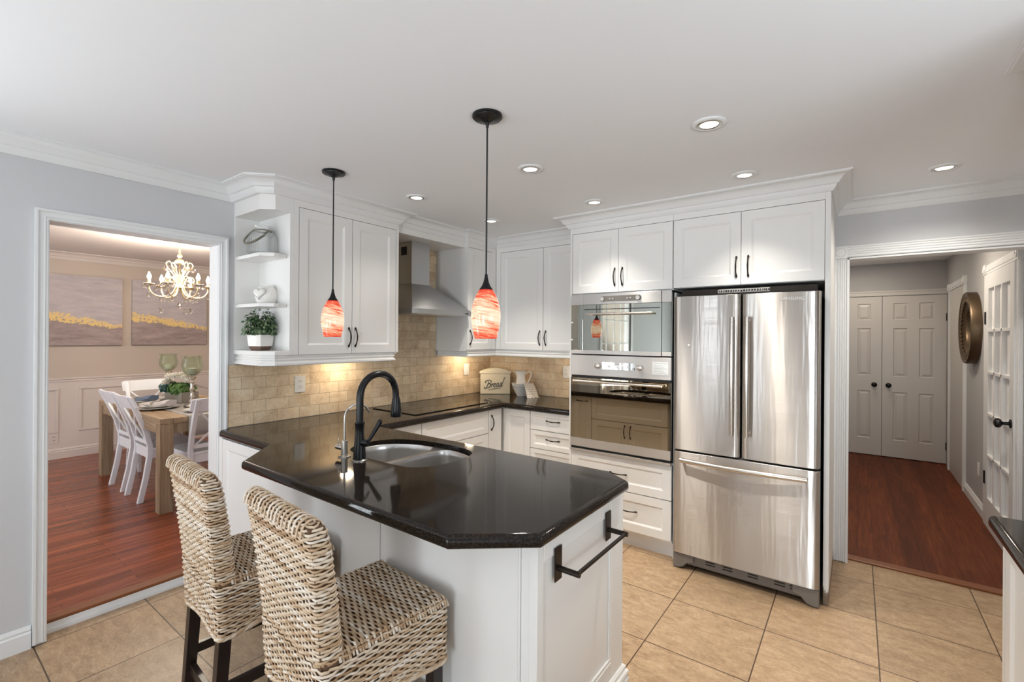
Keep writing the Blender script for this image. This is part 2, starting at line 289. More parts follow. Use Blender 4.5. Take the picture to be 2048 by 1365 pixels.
# ------------------------------------------------------------------ mesh helpers
class MB:
    def __init__(s): s.v = []; s.f = []; s.mi = []; s.uv = None
    def add(s, vs, fs, m=0):
        o = len(s.v); s.v.extend([tuple(p) for p in vs]); s.f.extend([tuple(i + o for i in f) for f in fs]); s.mi.extend([m] * len(fs)); return s
    def box(s, x0, x1, y0, y1, z0, z1, m=0):
        if x0 > x1: x0, x1 = x1, x0
        if y0 > y1: y0, y1 = y1, y0
        if z0 > z1: z0, z1 = z1, z0
        return s.add([(x0, y0, z0), (x1, y0, z0), (x1, y1, z0), (x0, y1, z0), (x0, y0, z1), (x1, y0, z1), (x1, y1, z1), (x0, y1, z1)],
                     [(3, 2, 1, 0), (4, 5, 6, 7), (0, 1, 5, 4), (1, 2, 6, 5), (2, 3, 7, 6), (3, 0, 4, 7)], m)
    def loft(s, rings, m=0, cap=True, closed=True):
        k = len(rings[0]); vs = [p for r in rings for p in r]; fs = []
        for a in range(len(rings) - 1):
            for b in range(k if closed else k - 1):
                c = (b + 1) % k; fs.append((a * k + b, a * k + c, (a + 1) * k + c, (a + 1) * k + b))
        if cap and closed: fs.append(tuple(reversed(range(k)))); fs.append(tuple((len(rings) - 1) * k + i for i in range(k)))
        return s.add(vs, fs, m)
    def prism(s, poly, z0, z1, m=0):
        ar = sum(poly[i][0] * poly[(i + 1) % len(poly)][1] - poly[(i + 1) % len(poly)][0] * poly[i][1] for i in range(len(poly)))
        if ar < 0: poly = poly[::-1]
        return s.loft([[(x, y, z0) for x, y in poly], [(x, y, z1) for x, y in poly]], m)
    def lathe(s, prof, c=(0, 0, 0), n=32, m=0, rfun=None, cap=False):
        rings = []
        for r, z in prof:
            rings.append([(c[0] + (r if rfun is None else rfun(r, z, 2 * math.pi * k / n)) * math.cos(2 * math.pi * k / n), c[1] + (r if rfun is None else rfun(r, z, 2 * math.pi * k / n)) * math.sin(2 * math.pi * k / n), c[2] + z) for k in range(n)])
        return s.loft(rings, m, cap)
    def tube(s, pts, rad, n=8, m=0, cap=True, flat=1.0, closed=False):
        pts = [Vector(p) for p in pts]; K = len(pts); rad = rad if hasattr(rad, '__len__') else [rad] * K
        tans = []
        for i in range(K):
            a = pts[(i - 1) % K] if closed else pts[max(0, i - 1)]; b = pts[(i + 1) % K] if closed else pts[min(K - 1, i + 1)]
            t = (b - a); tans.append(t.normalized() if t.length > 1e-9 else Vector((0, 0, 1)))
        t0 = tans[0]; ref = Vector((0, 0, 1)) if abs(t0.z) < 0.9 else Vector((1, 0, 0)); nrm = (ref - t0 * ref.dot(t0)).normalized(); rings = []
        for i in range(K):
            t = tans[i]; nrm = (nrm - t * nrm.dot(t)); nrm = nrm.normalized() if nrm.length > 1e-6 else nrm; bn = t.cross(nrm)
            rings.append([tuple(pts[i] + (nrm * math.cos(2 * math.pi * j / n) * flat + bn * math.sin(2 * math.pi * j / n)) * rad[i]) for j in range(n)])
        if closed:
            rings.append(rings[0]); return s.loft(rings, m, False)
        return s.loft(rings, m, cap)
    def sweep(s, path, prof, m=0, zoff=0.0):
        """prof [(outward, z)], path 2D open polyline, outward = right-hand side of travel"""
        P = [Vector((p[0], p[1])) for p in path]; K = len(P); rings = []
        for i in range(K):
            def nr(a, b): d = (b - a).normalized(); return Vector((d.y, -d.x))
            if i == 0: off = nr(P[0], P[1]); k = 1.0
            elif i == K - 1: off = nr(P[-2], P[-1]); k = 1.0
            else:
                n1, n2 = nr(P[i - 1], P[i]), nr(P[i], P[i + 1]); off = (n1 + n2).normalized(); k = 1.0 / max(0.2, off.dot(n1))
            rings.append([(P[i].x + off.x * d * k, P[i].y + off.y * d * k, z + zoff) for d, z in prof])
        return s.loft(rings, m, True)
    def sphere(s, c, r, n=12, m=0, sc=(1, 1, 1)):
        h = n // 2; return s.loft([[(c[0] + sc[0] * r * math.sin(math.pi * (i + 0.02) / (h + 0.04)) * math.cos(2 * math.pi * k / n), c[1] + sc[1] * r * math.sin(math.pi * (i + 0.02) / (h + 0.04)) * math.sin(2 * math.pi * k / n), c[2] - sc[2] * r * math.cos(math.pi * (i + 0.02) / (h + 0.04))) for k in range(n)] for i in range(h + 1)], m)
    def xf(s, mtx, start=0):
        for i in range(start, len(s.v)): s.v[i] = tuple(mtx @ Vector(s.v[i]))
        return s

def obj(name, mb, mats, parent=None, bevel=0.0, smooth=False, seg=2, loc=(0, 0, 0), rot=(0, 0, 0), ang=35):
    me = bpy.data.meshes.new(name); me.from_pydata(mb.v, [], mb.f)
    mats = mats if isinstance(mats, (list, tuple)) else [mats]
    for mm in mats: me.materials.append(MT[mm] if isinstance(mm, str) else mm)
    if len(mats) > 1: me.polygons.foreach_set('material_index', mb.mi)
    if smooth:
        me.polygons.foreach_set('use_smooth', [True] * len(me.polygons)); me.set_sharp_from_angle(angle=math.radians(ang))
    me.update()
    o = bpy.data.objects.new(name, me); COL.objects.link(o); o.location = loc; o.rotation_euler = rot
    if parent: o.parent = parent
    if bevel:
        b = o.modifiers.new('bevel', 'BEVEL'); b.width = bevel; b.segments = seg; b.limit_method = 'ANGLE'; b.angle_limit = math.radians(40); b.harden_normals = False
    return o
def tag(o, label, cat=None, group=None, kind=None):
    o['label'] = label
    if cat: o['category'] = cat
    if group: o['group'] = group
    if kind: o['kind'] = kind
    return o
def struct(name, mb, mats, label, **kw): return tag(obj(name, mb, mats, **kw), label, kind='structure')
def thing(name, label, cat, loc=(0, 0, 0), rz=0.0, group=None):
    o = bpy.data.objects.new(name, None); COL.objects.link(o); o.empty_display_size = 0.1; o.location = loc; o.rotation_euler = (0, 0, rz); return tag(o, label, cat, group)
def kids(o): return [c for c in bpy.data.objects if c.parent == o]
def dup(o, parent=None):
    c = o.copy(); COL.objects.link(c)
    if parent: c.parent = parent
    for ch in kids(o): dup(ch, c)
    return c
def lerp(a, b, t): return a + (b - a) * t
def arc(cx, cy, r, a0, a1, n): return [(cx + r * math.cos(math.radians(lerp(a0, a1, i / n))), cy + r * math.sin(math.radians(lerp(a0, a1, i / n)))) for i in range(n + 1)]
def round_poly(poly, rads, n=6):
    out = []
    K = len(poly)
    for i in range(K):
        p, a, b = Vector(poly[i]), Vector(poly[i - 1]), Vector(poly[(i + 1) % K]); r = rads[i] if hasattr(rads, '__len__') else rads
        if r <= 0: out.append(tuple(p)); continue
        d1, d2 = (a - p).normalized(), (b - p).normalized(); h = math.acos(max(-1, min(1, d1.dot(d2)))) / 2; L = r / math.tan(h); p1, p2 = p + d1 * L, p + d2 * L
        for k in range(n + 1):
            t = k / n; q = p1 * (1 - t) ** 2 + p * 2 * t * (1 - t) + p2 * t * t; out.append(tuple(q))
    return out
A90 = math.radians(90)
#==SETTING==
# ------------------------------------------------------------------ kitchen shell
YB, YH, XR = 3.87, 3.84, 4.15
b = MB(); b.box(-0.08, XR + .1, -3.7, 3.905, -0.05, 0.0)
struct('floor', b, 'tile', 'beige square ceramic floor tiles with dark grout in the kitchen')
b = MB(); b.box(-0.12, XR + .1, -3.7, 3.99, CEIL, CEIL + 0.06)
struct('ceiling', b, 'ceil', 'flat white kitchen ceiling')
OY0, OY1, OZ = 0.478, 1.223, 2.045
b = MB(); b.box(-.12, 0, -3.6, -1.45, 0, CEIL); b.box(-.12, 0, -1.45, -.30, 0, .25); b.box(-.12, 0, -1.45, -.30, 2.15, CEIL); b.box(-.12, 0, -.30, OY0, 0, CEIL); b.box(-.12, 0, OY0, OY1, OZ, CEIL); b.box(-.12, 0, OY1, 3.99, 0, CEIL)
struct('wall_left', b, 'wall', 'pale grey kitchen wall holding the dining room opening')
b = MB(); b.box(0, 3.10, YB, YB + .12, 0, CEIL); b.box(3.03, 3.10, YH, YB, 0, CEIL); b.box(3.10, 4.0, YH, 3.96, 2.034, CEIL); b.box(4.0, XR, YH, 3.96, 0, CEIL)
struct('wall_back', b, 'wall', 'pale grey kitchen back wall holding the hallway opening')
b = MB(); b.box(XR, XR + .1, -3.6, -2.9, 0, CEIL); b.box(XR, XR + .1, -2.9, -.6, 0, .2); b.box(XR, XR + .1, -2.9, -.6, 2.2, CEIL); b.box(XR, XR + .1, -.6, .2, 0, CEIL); b.box(XR, XR + .1, .2, 1.7, 0, 1.0); b.box(XR, XR + .1, .2, 1.7, 2.05, CEIL); b.box(XR, XR + .1, 1.7, 3.99, 0, CEIL)
struct('wall_right', b, 'wall', 'pale grey kitchen wall on the right side')
b = MB(); b.box(-.12, .45, -3.7, -3.6, 0, CEIL); b.box(.45, 1.25, -3.7, -3.6, 0, .2); b.box(.45, 1.25, -3.7, -3.6, 2.2, CEIL); b.box(1.25, 3.3, -3.7, -3.6, 0, CEIL); b.box(3.3, 4.1, -3.7, -3.6, 0, .2); b.box(3.3, 4.1, -3.7, -3.6, 2.2, CEIL); b.box(4.1, XR, -3.7, -3.6, 0, CEIL)
struct('wall_rear', b, 'wall', 'pale grey wall behind the photographer with a wide window')
def window(name, mk, a0, a1, z0, z1, na, nz, label):
    """mk maps (along, depth, z) to a world box; depth 0 is the room face"""
    b = MB(); t = .05
    def bx(p0, p1, q0, q1, r0, r1): mk(b, p0, p1, q0, q1, r0, r1)
    bx(a0, a0 + t, .02, .09, z0, z1); bx(a1 - t, a1, .02, .09, z0, z1); bx(a0, a1, .02, .09, z0, z0 + t); bx(a0, a1, .02, .09, z1 - t, z1)
    for s in (a0 - .07, a1): bx(s, s + .07, -.015, .02, z0 - .07, z1 + .07)
    bx(a0, a1, -.015, .02, z1, z1 + .07); bx(a0 - .09, a1 + .09, -.04, .02, z0 - .05, z0)
    for i in range(1, na):
        u = lerp(a0, a1, i / na); w = .03 if (na > 6 and i % 4 == 0) else .007; bx(u - w, u + w, .045, .065, z0, z1)
    for i in range(1, nz):
        u = lerp(z0, z1, i / nz); bx(a0, a1, .045, .065, u - .007, u + .007)
    o = struct(name, b, 'trimwhite', label)
    g = MB(); mk(g, a0 + t, a1 - t, .053, .057, z0 + t, z1 - t); obj('window_pane', g, 'pane', o); return o
window('window_1', lambda b, p0, p1, q0, q1, r0, r1: b.box(-q1, -q0, p0, p1, r0, r1), -1.45, -.30, .25, 2.15, 4, 5, 'tall gridded window in the grey kitchen wall beside the dining room opening')
window('window_2', lambda b, p0, p1, q0, q1, r0, r1: b.box(p0, p1, -3.6 - q1, -3.6 - q0, r0, r1), .45, 1.25, .2, 2.2, 3, 5, 'gridded window behind the photographer, nearer the dining room')
window('added_window_4', lambda b, p0, p1, q0, q1, r0, r1: b.box(p0, p1, -3.6 - q1, -3.6 - q0, r0, r1), 3.3, 4.1, .2, 2.2, 3, 5, 'added gridded window for fill light straight behind the photographer')  # unseen window added as a further light source
window('added_window_5', lambda b, p0, p1, q0, q1, r0, r1: b.box(XR + q0, XR + q1, p0, p1, r0, r1), -2.9, -.6, .2, 2.2, 6, 5, 'added gridded window for fill light in the right kitchen wall behind the photographer')  # unseen window added to light the peninsula end
window('added_window_6', lambda b, p0, p1, q0, q1, r0, r1: b.box(XR + q0, XR + q1, p0, p1, r0, r1), .2, 1.7, 1.0, 2.05, 3, 3, 'added gridded window for fill light above the right counter, out of frame')  # unseen window added to spread light over the kitchen
CROWN = [(-.01, -.086), (.008, -.086), (.014, -.078), (.024, -.062), (.026, -.054), (.036, -.050), (.043, -.040), (.055, -.024), (.072, -.014), (.088, -.011), (.090, -.008), (.098, -.008), (.098, .004), (-.01, .004)]
KPATH = [(0, -3.6), (0, 1.30), (.34, 1.30), (.40, 1.36), (.40, 2.29), (.36, 2.29), (.36, 3.06), (.40, 3.06), (.40, 3.46), (1.37, 3.46), (1.37, 3.155), (3.034, 3.155), (3.034, YH), (XR, YH), (XR, 2.177), (3.652, 2.177), (3.652, 1.83), (XR, 1.83), (XR, -3.6)]
b = MB(); b.sweep(KPATH, CROWN, zoff=CEIL)
struct('trim_1', b, 'trimwhite', 'white crown moulding running round the kitchen ceiling and cabinet tops', smooth=True, ang=28)
BASEP = [(-.005, 0), (.016, 0), (.016, .075), (.010, .082), (.012, .092), (.004, .108), (-.005, .108)]
b = MB(); b.sweep([(0, -3.6), (0, .425)], BASEP); struct('baseboard_left', b, 'trimwhite', 'white baseboard along the grey wall left of the dining room opening')
CAS = [(0, -.001), (0, .010), (.004, .013), (.010, .013), (.014, .017), (.020, .013), (.030, .014), (.036, .016), (.040, .023), (.050, .023), (.050, -.001)]
b = MB(); b.sweep([(OY1, 0.012), (OY1, OZ), (OY0, OZ), (OY0, 0.012)], CAS); b.v = [(z, x, y) for x, y, z in b.v]; b.f = [tuple(reversed(f)) for f in b.f]
b.box(-.12, 0.001, OY0 - .012, OY0 + .002, 0, OZ); b.box(-.12, 0.001, OY1 - .002, OY1 + .012, 0, OZ); b.box(-.12, 0.001, OY0, OY1, OZ - .002, OZ + .01)
struct('trim_2', b, 'trimwhite', 'white moulded casing framing the opening to the dining room')
b = MB(); b.box(-.10, -.08, OY0, OY1, 0, .052); b.box(-.10, -.072, OY0, OY1, 0.0, .018)
struct('trim_3', b, 'trimwhite', 'white step riser under the dining room floor edge')
b = MB(); b.box(-.155, -.078, OY0, OY1, .046, .064); struct('trim_4', b, 'woodtrim', 'oak nosing strip at the edge of the dining room floor', bevel=.006)
# travertine splash
b = MB(); b.box(0, .014, 1.274, 3.87, .9155, 1.305); b.box(0, .013, 2.295, 3.055, 1.30, 2.277)
struct('wall_splash_left', b, 'trav_a', 'tumbled travertine brick tiles behind the cooktop and sink counter')
b = MB(); b.box(.014, 1.372, 3.856, YB, .9155, 1.374); struct('wall_splash_back', b, 'trav_b', 'tumbled travertine brick tiles behind the bread bin')
# hallway opening casing
FL = [(0, 0), (0, .014), (.004, .018)] + [(.008 + .0125 * i + d, h) for i in range(4) for d, h in ((0, .018), (.003, .012), (.0065, .012), (.0095, .018))] + [(.062, .018), (.062, 0)]
def fluted(mb, along, fixed, lo, hi, frm):   # vertical fluted board in the xz plane facing -y
    r = [[frm(d, h, t) for d, h in FL] for t in (lo, hi)]; mb.loft(r)
b = MB(); fluted(b, 0, 0, 0.006, 2.036, lambda d, h, t: (3.096 - d, YH - h, t)); fluted(b, 0, 0, 3.10, 4.02, lambda d, h, t: (t, YH - h, 2.040 + d * 1.2))
b.box(3.030, 3.100, YH - .024, YH, 2.036, 2.116); b.lathe([(.0, 0), (.012, .004), (.022, .002), (.026, .006), (.031, .004), (.033, 0)], n=24); i0 = len(b.v) - 24 * 6
b.xf(Matrix.Translation((3.065, YH - .024, 2.076)) @ Matrix.Rotation(A90, 4, 'X'), i0)
b.box(3.098, 3.112, YH - .012, 3.965, 0, 2.034); b.box(3.10, 4.016, YH - .012, 3.965, 2.026, 2.036)
struct('trim_5', b, 'trimwhite', 'white fluted casing with corner rosette round the hallway opening')
b = MB(); b.box(3.10, 4.0, 3.895, 3.97, 0, .012); struct('trim_6', b, 'woodtrim', 'oak strip where the hallway floor meets the tiles', bevel=.003)
# ------------------------------------------------------------------ dining room shell
DX, DZ, DC = -4.18, .06, 2.425
b = MB(); b.box(DX - .1, -.10, -1.8, 3.6, -.02, DZ); struct('floor_dining', b, 'dwood', 'red oak plank floor of the dining room')
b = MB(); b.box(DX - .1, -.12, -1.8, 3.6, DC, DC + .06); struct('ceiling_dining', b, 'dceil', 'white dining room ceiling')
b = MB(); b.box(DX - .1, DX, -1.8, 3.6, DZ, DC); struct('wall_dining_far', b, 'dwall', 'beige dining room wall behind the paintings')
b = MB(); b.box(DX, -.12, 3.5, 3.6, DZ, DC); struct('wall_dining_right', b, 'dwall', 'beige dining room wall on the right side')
b = MB(); b.box(DX, -3.4, -1.8, -1.7, DZ, DC); b.box(-3.4, -1.0, -1.8, -1.7, DZ, .7); b.box(-3.4, -1.0, -1.8, -1.7, 2.3, DC); b.box(-1.0, -.12, -1.8, -1.7, DZ, DC); struct('wall_dining_left', b, 'dwall', 'beige dining room wall with an added window')
window('added_window_3', lambda b, p0, p1, q0, q1, r0, r1: b.box(p0, p1, -1.7 - q1, -1.7 - q0, r0, r1), -3.4, -1.0, .7, 2.3, 6, 3, 'added dining room window for fill light, out of frame on the left')  # unseen window added to light the dining room
b = MB(); b.sweep([(DX, -1.7), (DX, 3.5)], CROWN, zoff=DC); struct('trim_7', b, 'dwains', 'crown moulding above the two paintings', smooth=True, ang=28)
b = MB(); b.box(DX, DX + .006, -1.7, 3.5, DZ, .935); struct('wall_wainscot', b, 'dwains', 'pale wainscot under the chair rail')
RAIL = [(-.004, .932), (.010, .932), (.014, .944), (.012, .956), (.022, .964), (.022, .974), (.012, .980), (-.004, .980)]
b = MB(); b.sweep([(DX, -1.7), (DX, 3.5)], RAIL); struct('trim_8', b, 'dwains', 'chair rail across the dining room wall')
b = MB(); b.sweep([(DX + .006, -1.7), (DX + .006, 3.5)], [(d, DZ + z * 1.08) for d, z in BASEP]); struct('baseboard_dining', b, 'dwains', 'tall white baseboard under the wainscot')
def frame_yz(mb, x, y0, y1, z0, z1, w, t):
    mb.box(x, x + t, y0, y1, z0, z0 + w); mb.box(x, x + t, y0, y1, z1 - w, z1); mb.box(x, x + t, y0, y0 + w, z0 + w, z1 - w); mb.box(x, x + t, y1 - w, y1, z0 + w, z1 - w)
b = MB(); frame_yz(b, DX + .006, 1.37, 2.55, .355, .868, .028, .012); frame_yz(b, DX + .006, -.05, 1.20, .355, .868, .028, .012); struct('trim_9', b, 'dwains', 'raised picture frame mouldings on the wainscot', bevel=.004)
# ------------------------------------------------------------------ hallway shell
HX, HY, HC = 4.016, 7.562, 2.45
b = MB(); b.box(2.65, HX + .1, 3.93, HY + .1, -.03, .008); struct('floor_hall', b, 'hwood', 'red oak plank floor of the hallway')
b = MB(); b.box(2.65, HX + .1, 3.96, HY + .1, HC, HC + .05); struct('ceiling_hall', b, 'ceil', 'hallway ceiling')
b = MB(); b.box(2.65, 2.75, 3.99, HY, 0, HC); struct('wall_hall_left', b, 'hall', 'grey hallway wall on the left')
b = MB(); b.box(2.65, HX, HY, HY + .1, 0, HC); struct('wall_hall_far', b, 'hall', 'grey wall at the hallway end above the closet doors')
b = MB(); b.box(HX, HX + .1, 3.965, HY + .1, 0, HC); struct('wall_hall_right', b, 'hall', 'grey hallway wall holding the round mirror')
b = MB(); b.sweep([(HX, 6.28), (HX, 5.42)][::1], BASEP); b.v = [(HX - (x - HX), y, z) if False else (x, y, z) for x, y, z in b.v]; struct('baseboard_hall', b, 'trimwhite', 'white baseboard under the round mirror')
def raised_panel(mb, x0, x1, z0, z1, y, m=0):
    w = .026; d = .010
    o = [(x0, y, z0), (x1, y, z0), (x1, y, z1), (x0, y, z1)]; i1 = [(x0 + w * .4, y + d, z0 + w * .4), (x1 - w * .4, y + d, z0 + w * .4), (x1 - w * .4, y + d, z1 - w * .4), (x0 + w * .4, y + d, z1 - w * .4)]
    i2 = [(x0 + w * 1.5, y + .001, z0 + w * 1.5), (x1 - w * 1.5, y + .001, z0 + w * 1.5), (x1 - w * 1.5, y + .001, z1 - w * 1.5), (x0 + w * 1.5, y + .001, z1 - w * 1.5)]
    for A, B in ((o, i1), (i1, i2)):
        for k in range(4): j = (k + 1) % 4; mb.add([A[k], A[j], B[j], B[k]], [(0, 1, 2, 3)], m)
    mb.add(i2, [(0, 1, 2, 3)], m)
def six_panel(mb, w, h, cols, rows, t=.035):
    """door in local x 0..w, z 0..h, front at y=0 facing -y; panels cut as a grid"""
    xs = sorted({0, w, *[c for cc in cols for c in cc]}); zs = sorted({0, h, *[c for cc in rows for c in cc]})
    for i in range(len(xs) - 1):
        for j in range(len(zs) - 1):
            if any(abs(c[0] - xs[i]) < 1e-6 for c in cols) and any(abs(r[0] - zs[j]) < 1e-6 for r in rows): raised_panel(mb, xs[i], xs[i + 1], zs[j], zs[j + 1], 0)
            else: mb.add([(xs[i], 0, zs[j]), (xs[i + 1], 0, zs[j]), (xs[i + 1], 0, zs[j + 1]), (xs[i], 0, zs[j + 1])], [(0, 1, 2, 3)])
    mb.add([(0, 0, 0), (0, t, 0), (0, t, h), (0, 0, h)], [(3, 2, 1, 0)]); mb.add([(w, 0, 0), (w, t, 0), (w, t, h), (w, 0, h)], [(0, 1, 2, 3)]); mb.add([(0, 0, h), (w, 0, h), (w, t, h), (0, t, h)], [(0, 1, 2, 3)]); mb.add([(0, t, 0), (w, t, 0), (w, t, h), (0, t, h)], [(3, 2, 1, 0)])
rows = [(.210, .814), (1.010, 1.612), (1.718, 1.926)]
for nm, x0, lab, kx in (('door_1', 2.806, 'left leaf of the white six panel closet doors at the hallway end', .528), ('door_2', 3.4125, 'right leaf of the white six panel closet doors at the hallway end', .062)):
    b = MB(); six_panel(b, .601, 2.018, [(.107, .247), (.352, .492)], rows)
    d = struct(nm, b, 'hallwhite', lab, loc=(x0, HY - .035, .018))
    k = MB(); k.lathe([(0, 0), (.026, 0), (.026, .004), (.010, .008), (.010, .03), (.024, .036), (.031, .048), (.029, .060), (.018, .067), (0, .068)], n=20); k.xf(Matrix.Translation((kx, 0, .898)) @ Matrix.Rotation(A90, 4, 'X')); obj('door_knob', k, 'black', d, smooth=True)
    if nm == 'door_2':
        for z in (.16, 1.70):
            k = MB(); k.box(.594, .604, -.006, .004, z, z + .09); obj('hinge', k, 'bronze', d)
b = MB(); b.box(2.75, 4.016, HY - .05, HY - .0005, 2.040, 2.100); b.box(2.75, 4.016, HY - .056, HY - .05, 2.085, 2.104)
struct('trim_10', b, 'hallwhite', 'white head casing over the closet doors', bevel=.004)
def hall_casing(name, y0, y1, ztop, label):
    b = MB(); w = .07
    for ya in (y0, y1 - w): 
        b.box(HX - .018, HX - .0005, ya, ya + w, .01, ztop - .08)
        for q in range(3): b.box(HX - .022, HX - .018, ya + .010 + q * .019, ya + .021 + q * .019, .01, ztop - .08)
        b.box(HX - .028, HX - .0005, ya - .004, ya + w + .004, ztop - .082, ztop)
        i0 = len(b.v); b.lathe([(0, 0), (.012, .006), (.022, .002), (.028, .006), (.031, 0)], n=20); b.xf(Matrix.Translation((HX - .028, ya + w / 2, ztop - .04)) @ Matrix.Rotation(-A90, 4, 'Y'), i0)
    b.box(HX - .018, HX - .0005, y0 + w, y1 - w, ztop - .078, ztop - .008); b.box(HX - .022, HX - .018, y0 + w, y1 - w, ztop - .060, ztop - .024)
    return struct(name, b, 'trimwhite', label)
hall_casing('trim_11', 4.37, 5.405, 2.108, 'white fluted casing with rosettes round the glazed hallway door')
hall_casing('trim_12', 6.285, 7.285, 2.128, 'white fluted casing with rosettes round the doorway beyond the round mirror')
b = MB(); b.box(HX - .008, HX, 6.355, 7.215, .01, 2.05); d = struct('door_3', b, 'hallwhite', 'plain white door beyond the round mirror')
for z in (.35, 1.55):
    k = MB(); k.box(HX - .014, HX - .006, 6.357, 6.372, z, z + .09); obj('hinge', k, 'bronze', d)
# glazed door, 3 x 5 panes
dy0, dy1, dz0, dz1 = 4.44, 5.335, .012, 2.02
b = MB(); st = .105; py0, py1, pz0, pz1 = dy0 + st, dy1 - st - .03, .25, 1.90
b.box(HX - .03, HX - .001, dy0, py0, dz0, dz1); b.box(HX - .03, HX - .001, py1, dy1, dz0, dz1); b.box(HX - .03, HX - .001, py0, py1, dz0, pz0); b.box(HX - .03, HX - .001, py0, py1, pz1, dz1)
for i in range(1, 3): y = lerp(py0, py1, i / 3); b.box(HX - .032, HX - .003, y - .014, y + .014, pz0, pz1)
for i in range(1, 5): z = lerp(pz0, pz1, i / 5); b.box(HX - .032, HX - .003, py0, py1, z - .012, z + .012)
d = struct('door_4', b, 'trimwhite', 'white glazed hallway door with fifteen panes and a black knob', bevel=.003)
g = MB(); g.box(HX - .013, HX - .010, py0, py1, pz0, pz1); obj('glass_pane', g, 'pane', d)
g = MB(); q = [(HX - .005 + .0025 * math.sin(i * 1.1), lerp(py0, py1, i / 120)) for i in range(121)]; g.loft([[(x, y, pz0) for x, y in q], [(x, y, pz1) for x, y in q]], cap=False, closed=False); c = obj('sheer_curtain', g, 'sheer', d, smooth=True); c['label'] = 'white gathered sheer behind the panes'
k = MB(); k.lathe([(0, 0), (.030, 0), (.030, .006), (.012, .012), (.011, .04), (.026, .048), (.033, .060), (.030, .074), (.016, .082), (0, .083)], n=22); k.xf(Matrix.Translation((HX - .03, 4.495, .935)) @ Matrix.Rotation(-A90, 4, 'Y')); obj('door_knob', k, 'black', d, smooth=True)
for z in (.345, 1.62):
    k = MB(); k.box(HX - .038, HX - .028, 5.262, 5.29, z, z + .10); obj('hinge', k, 'black', d)
# a round mirror on the hall wall
t = thing('round_mirror', 'round mirror with wide carved antique brass frame on the grey hallway wall', 'mirror', (HX, 5.895, 1.603))
pr = [(.20, .020), (.205, .034), (.222, .040), (.235, .052), (.262, .060), (.292, .062), (.306, .072), (.320, .072), (.326, .062), (.326, 0.0), (.20, 0.0)]
b = MB(); b.lathe([(r, z) for r, z in pr], n=72, rfun=None); b.v = [(-z, x, y) for x, y, z in b.v]; b.f = [tuple(reversed(f)) for f in b.f]; fr = obj('carved_frame', b, 'brassmirror', t, smooth=True)
b = MB()
for i in range(40):
    a = 2 * math.pi * i / 40
    for rr, s in ((.252, .019), (.285, .017)):
        b.sphere((-.060, rr * math.cos(a + .08 * (rr > .26)), rr * math.sin(a + .08 * (rr > .26))), s, 8, sc=(.5, 1, 1))
obj('scroll_ornament', b, 'brassmirror', t, smooth=True)
b = MB(); b.lathe([(0, .021), (.202, .021)], n=48); b.v = [(-z, x, y) for x, y, z in b.v]; b.f = [tuple(reversed(f)) for f in b.f]; obj('mirror_glass', b, 'mirrorglass', t)
#==THINGS==
# ------------------------------------------------------------------ cabinets
def shaker(w, h, rail=.056, t=.02, d=.008):
    b = MB(); c = .0015
    o = [(0, 0, 0), (w, 0, 0), (w, 0, h), (0, 0, h)]; rr = min(rail, w * .3, h * .26)
    a = [(rr, 0, rr), (w - rr, 0, rr), (w - rr, 0, h - rr), (rr, 0, h - rr)]; e = rr + .013
    i = [(e, d, e), (w - e, d, e), (w - e, d, h - e), (e, d, h - e)]
    for A, B in ((o, a), (a, i)):
        for k in range(4): j = (k + 1) % 4; b.add([A[k], A[j], B[j], B[k]], [(0, 1, 2, 3)])
    b.add(i, [(0, 1, 2, 3)])
    bk = [(0, t, 0), (w, t, 0), (w, t, h), (0, t, h)]
    for k in range(4): j = (k + 1) % 4; b.add([o[j], o[k], bk[k], bk[j]], [(0, 1, 2, 3)])
    b.add(bk, [(3, 2, 1, 0)]); return b
def pull(L=.118, horiz=False):
    b = MB(); pts = []; rad = []
    K = 18
    for i in range(K + 1):
        t = i / K; s = (t - .5) * L; e = math.sin(math.pi * t); pts.append((0, -.004 - .024 * e ** .75, s)); rad.append(.0052 - .0012 * math.sin(math.pi * min(1, 2 * abs(t - .5))) + (.0022 if t in (0, 1) else 0))
    b.tube(pts, rad, 8)
    for sgn in (-1, 1):
        b.sphere((0, -.0045, sgn * L * .5), .0072, 8, sc=(.85, .8, 1.5)); b.sphere((0, -.010, sgn * L * .43), .0058, 8)
    if horiz: b.v = [(z, y, -x) for x, y, z in b.v]
    return b
PULLV = None
def put_pull(parent, x, z, horiz=False, name='handle', L=.118):
    return obj(name, pull(L, horiz), 'bronze', parent, smooth=True, ang=60, loc=(x, 0, z))
def door(root, x, z, w, h, hx=None, hz=None, y=0.0, horiz=False, name='door', rail=.056, mt='white'):
    g = .0016
    d = obj(name, shaker(w - 2 * g, h - 2 * g, rail), mt, root, bevel=.0015, loc=(x + g, y, z + g))
    if hx is not None: put_pull(d, hx, hz, horiz)
    return d
# ---- upper cabinet with two doors on the left wall (faces +x): local x -> world y, local -y -> world +x
def cab(name, label, cat, loc, rz): return thing(name, label, cat, loc, rz)
UZ0, UZ1 = 1.374, 2.281
t = cab('wall_cabinet', 'tall white two door wall cabinet left of the range hood', 'cabinet', (.40, 1.482, 0), A90)
b = MB(); b.box(0, .808, .0215, .3995, UZ0 - .012, CEIL - .001); b.box(0, .808, 0, .0215, UZ1 + .002, CEIL - .001); b.box(0, .034, 0, .0215, UZ0, UZ1 + .002); b.box(.785, .808, 0, .0215, UZ0, UZ1 + .002); obj('body', b, 'white', t)
door(t, .036, UZ0, .375, UZ1 - UZ0, .348, .108); door(t, .413, UZ0, .370, UZ1 - UZ0, .022, .108)
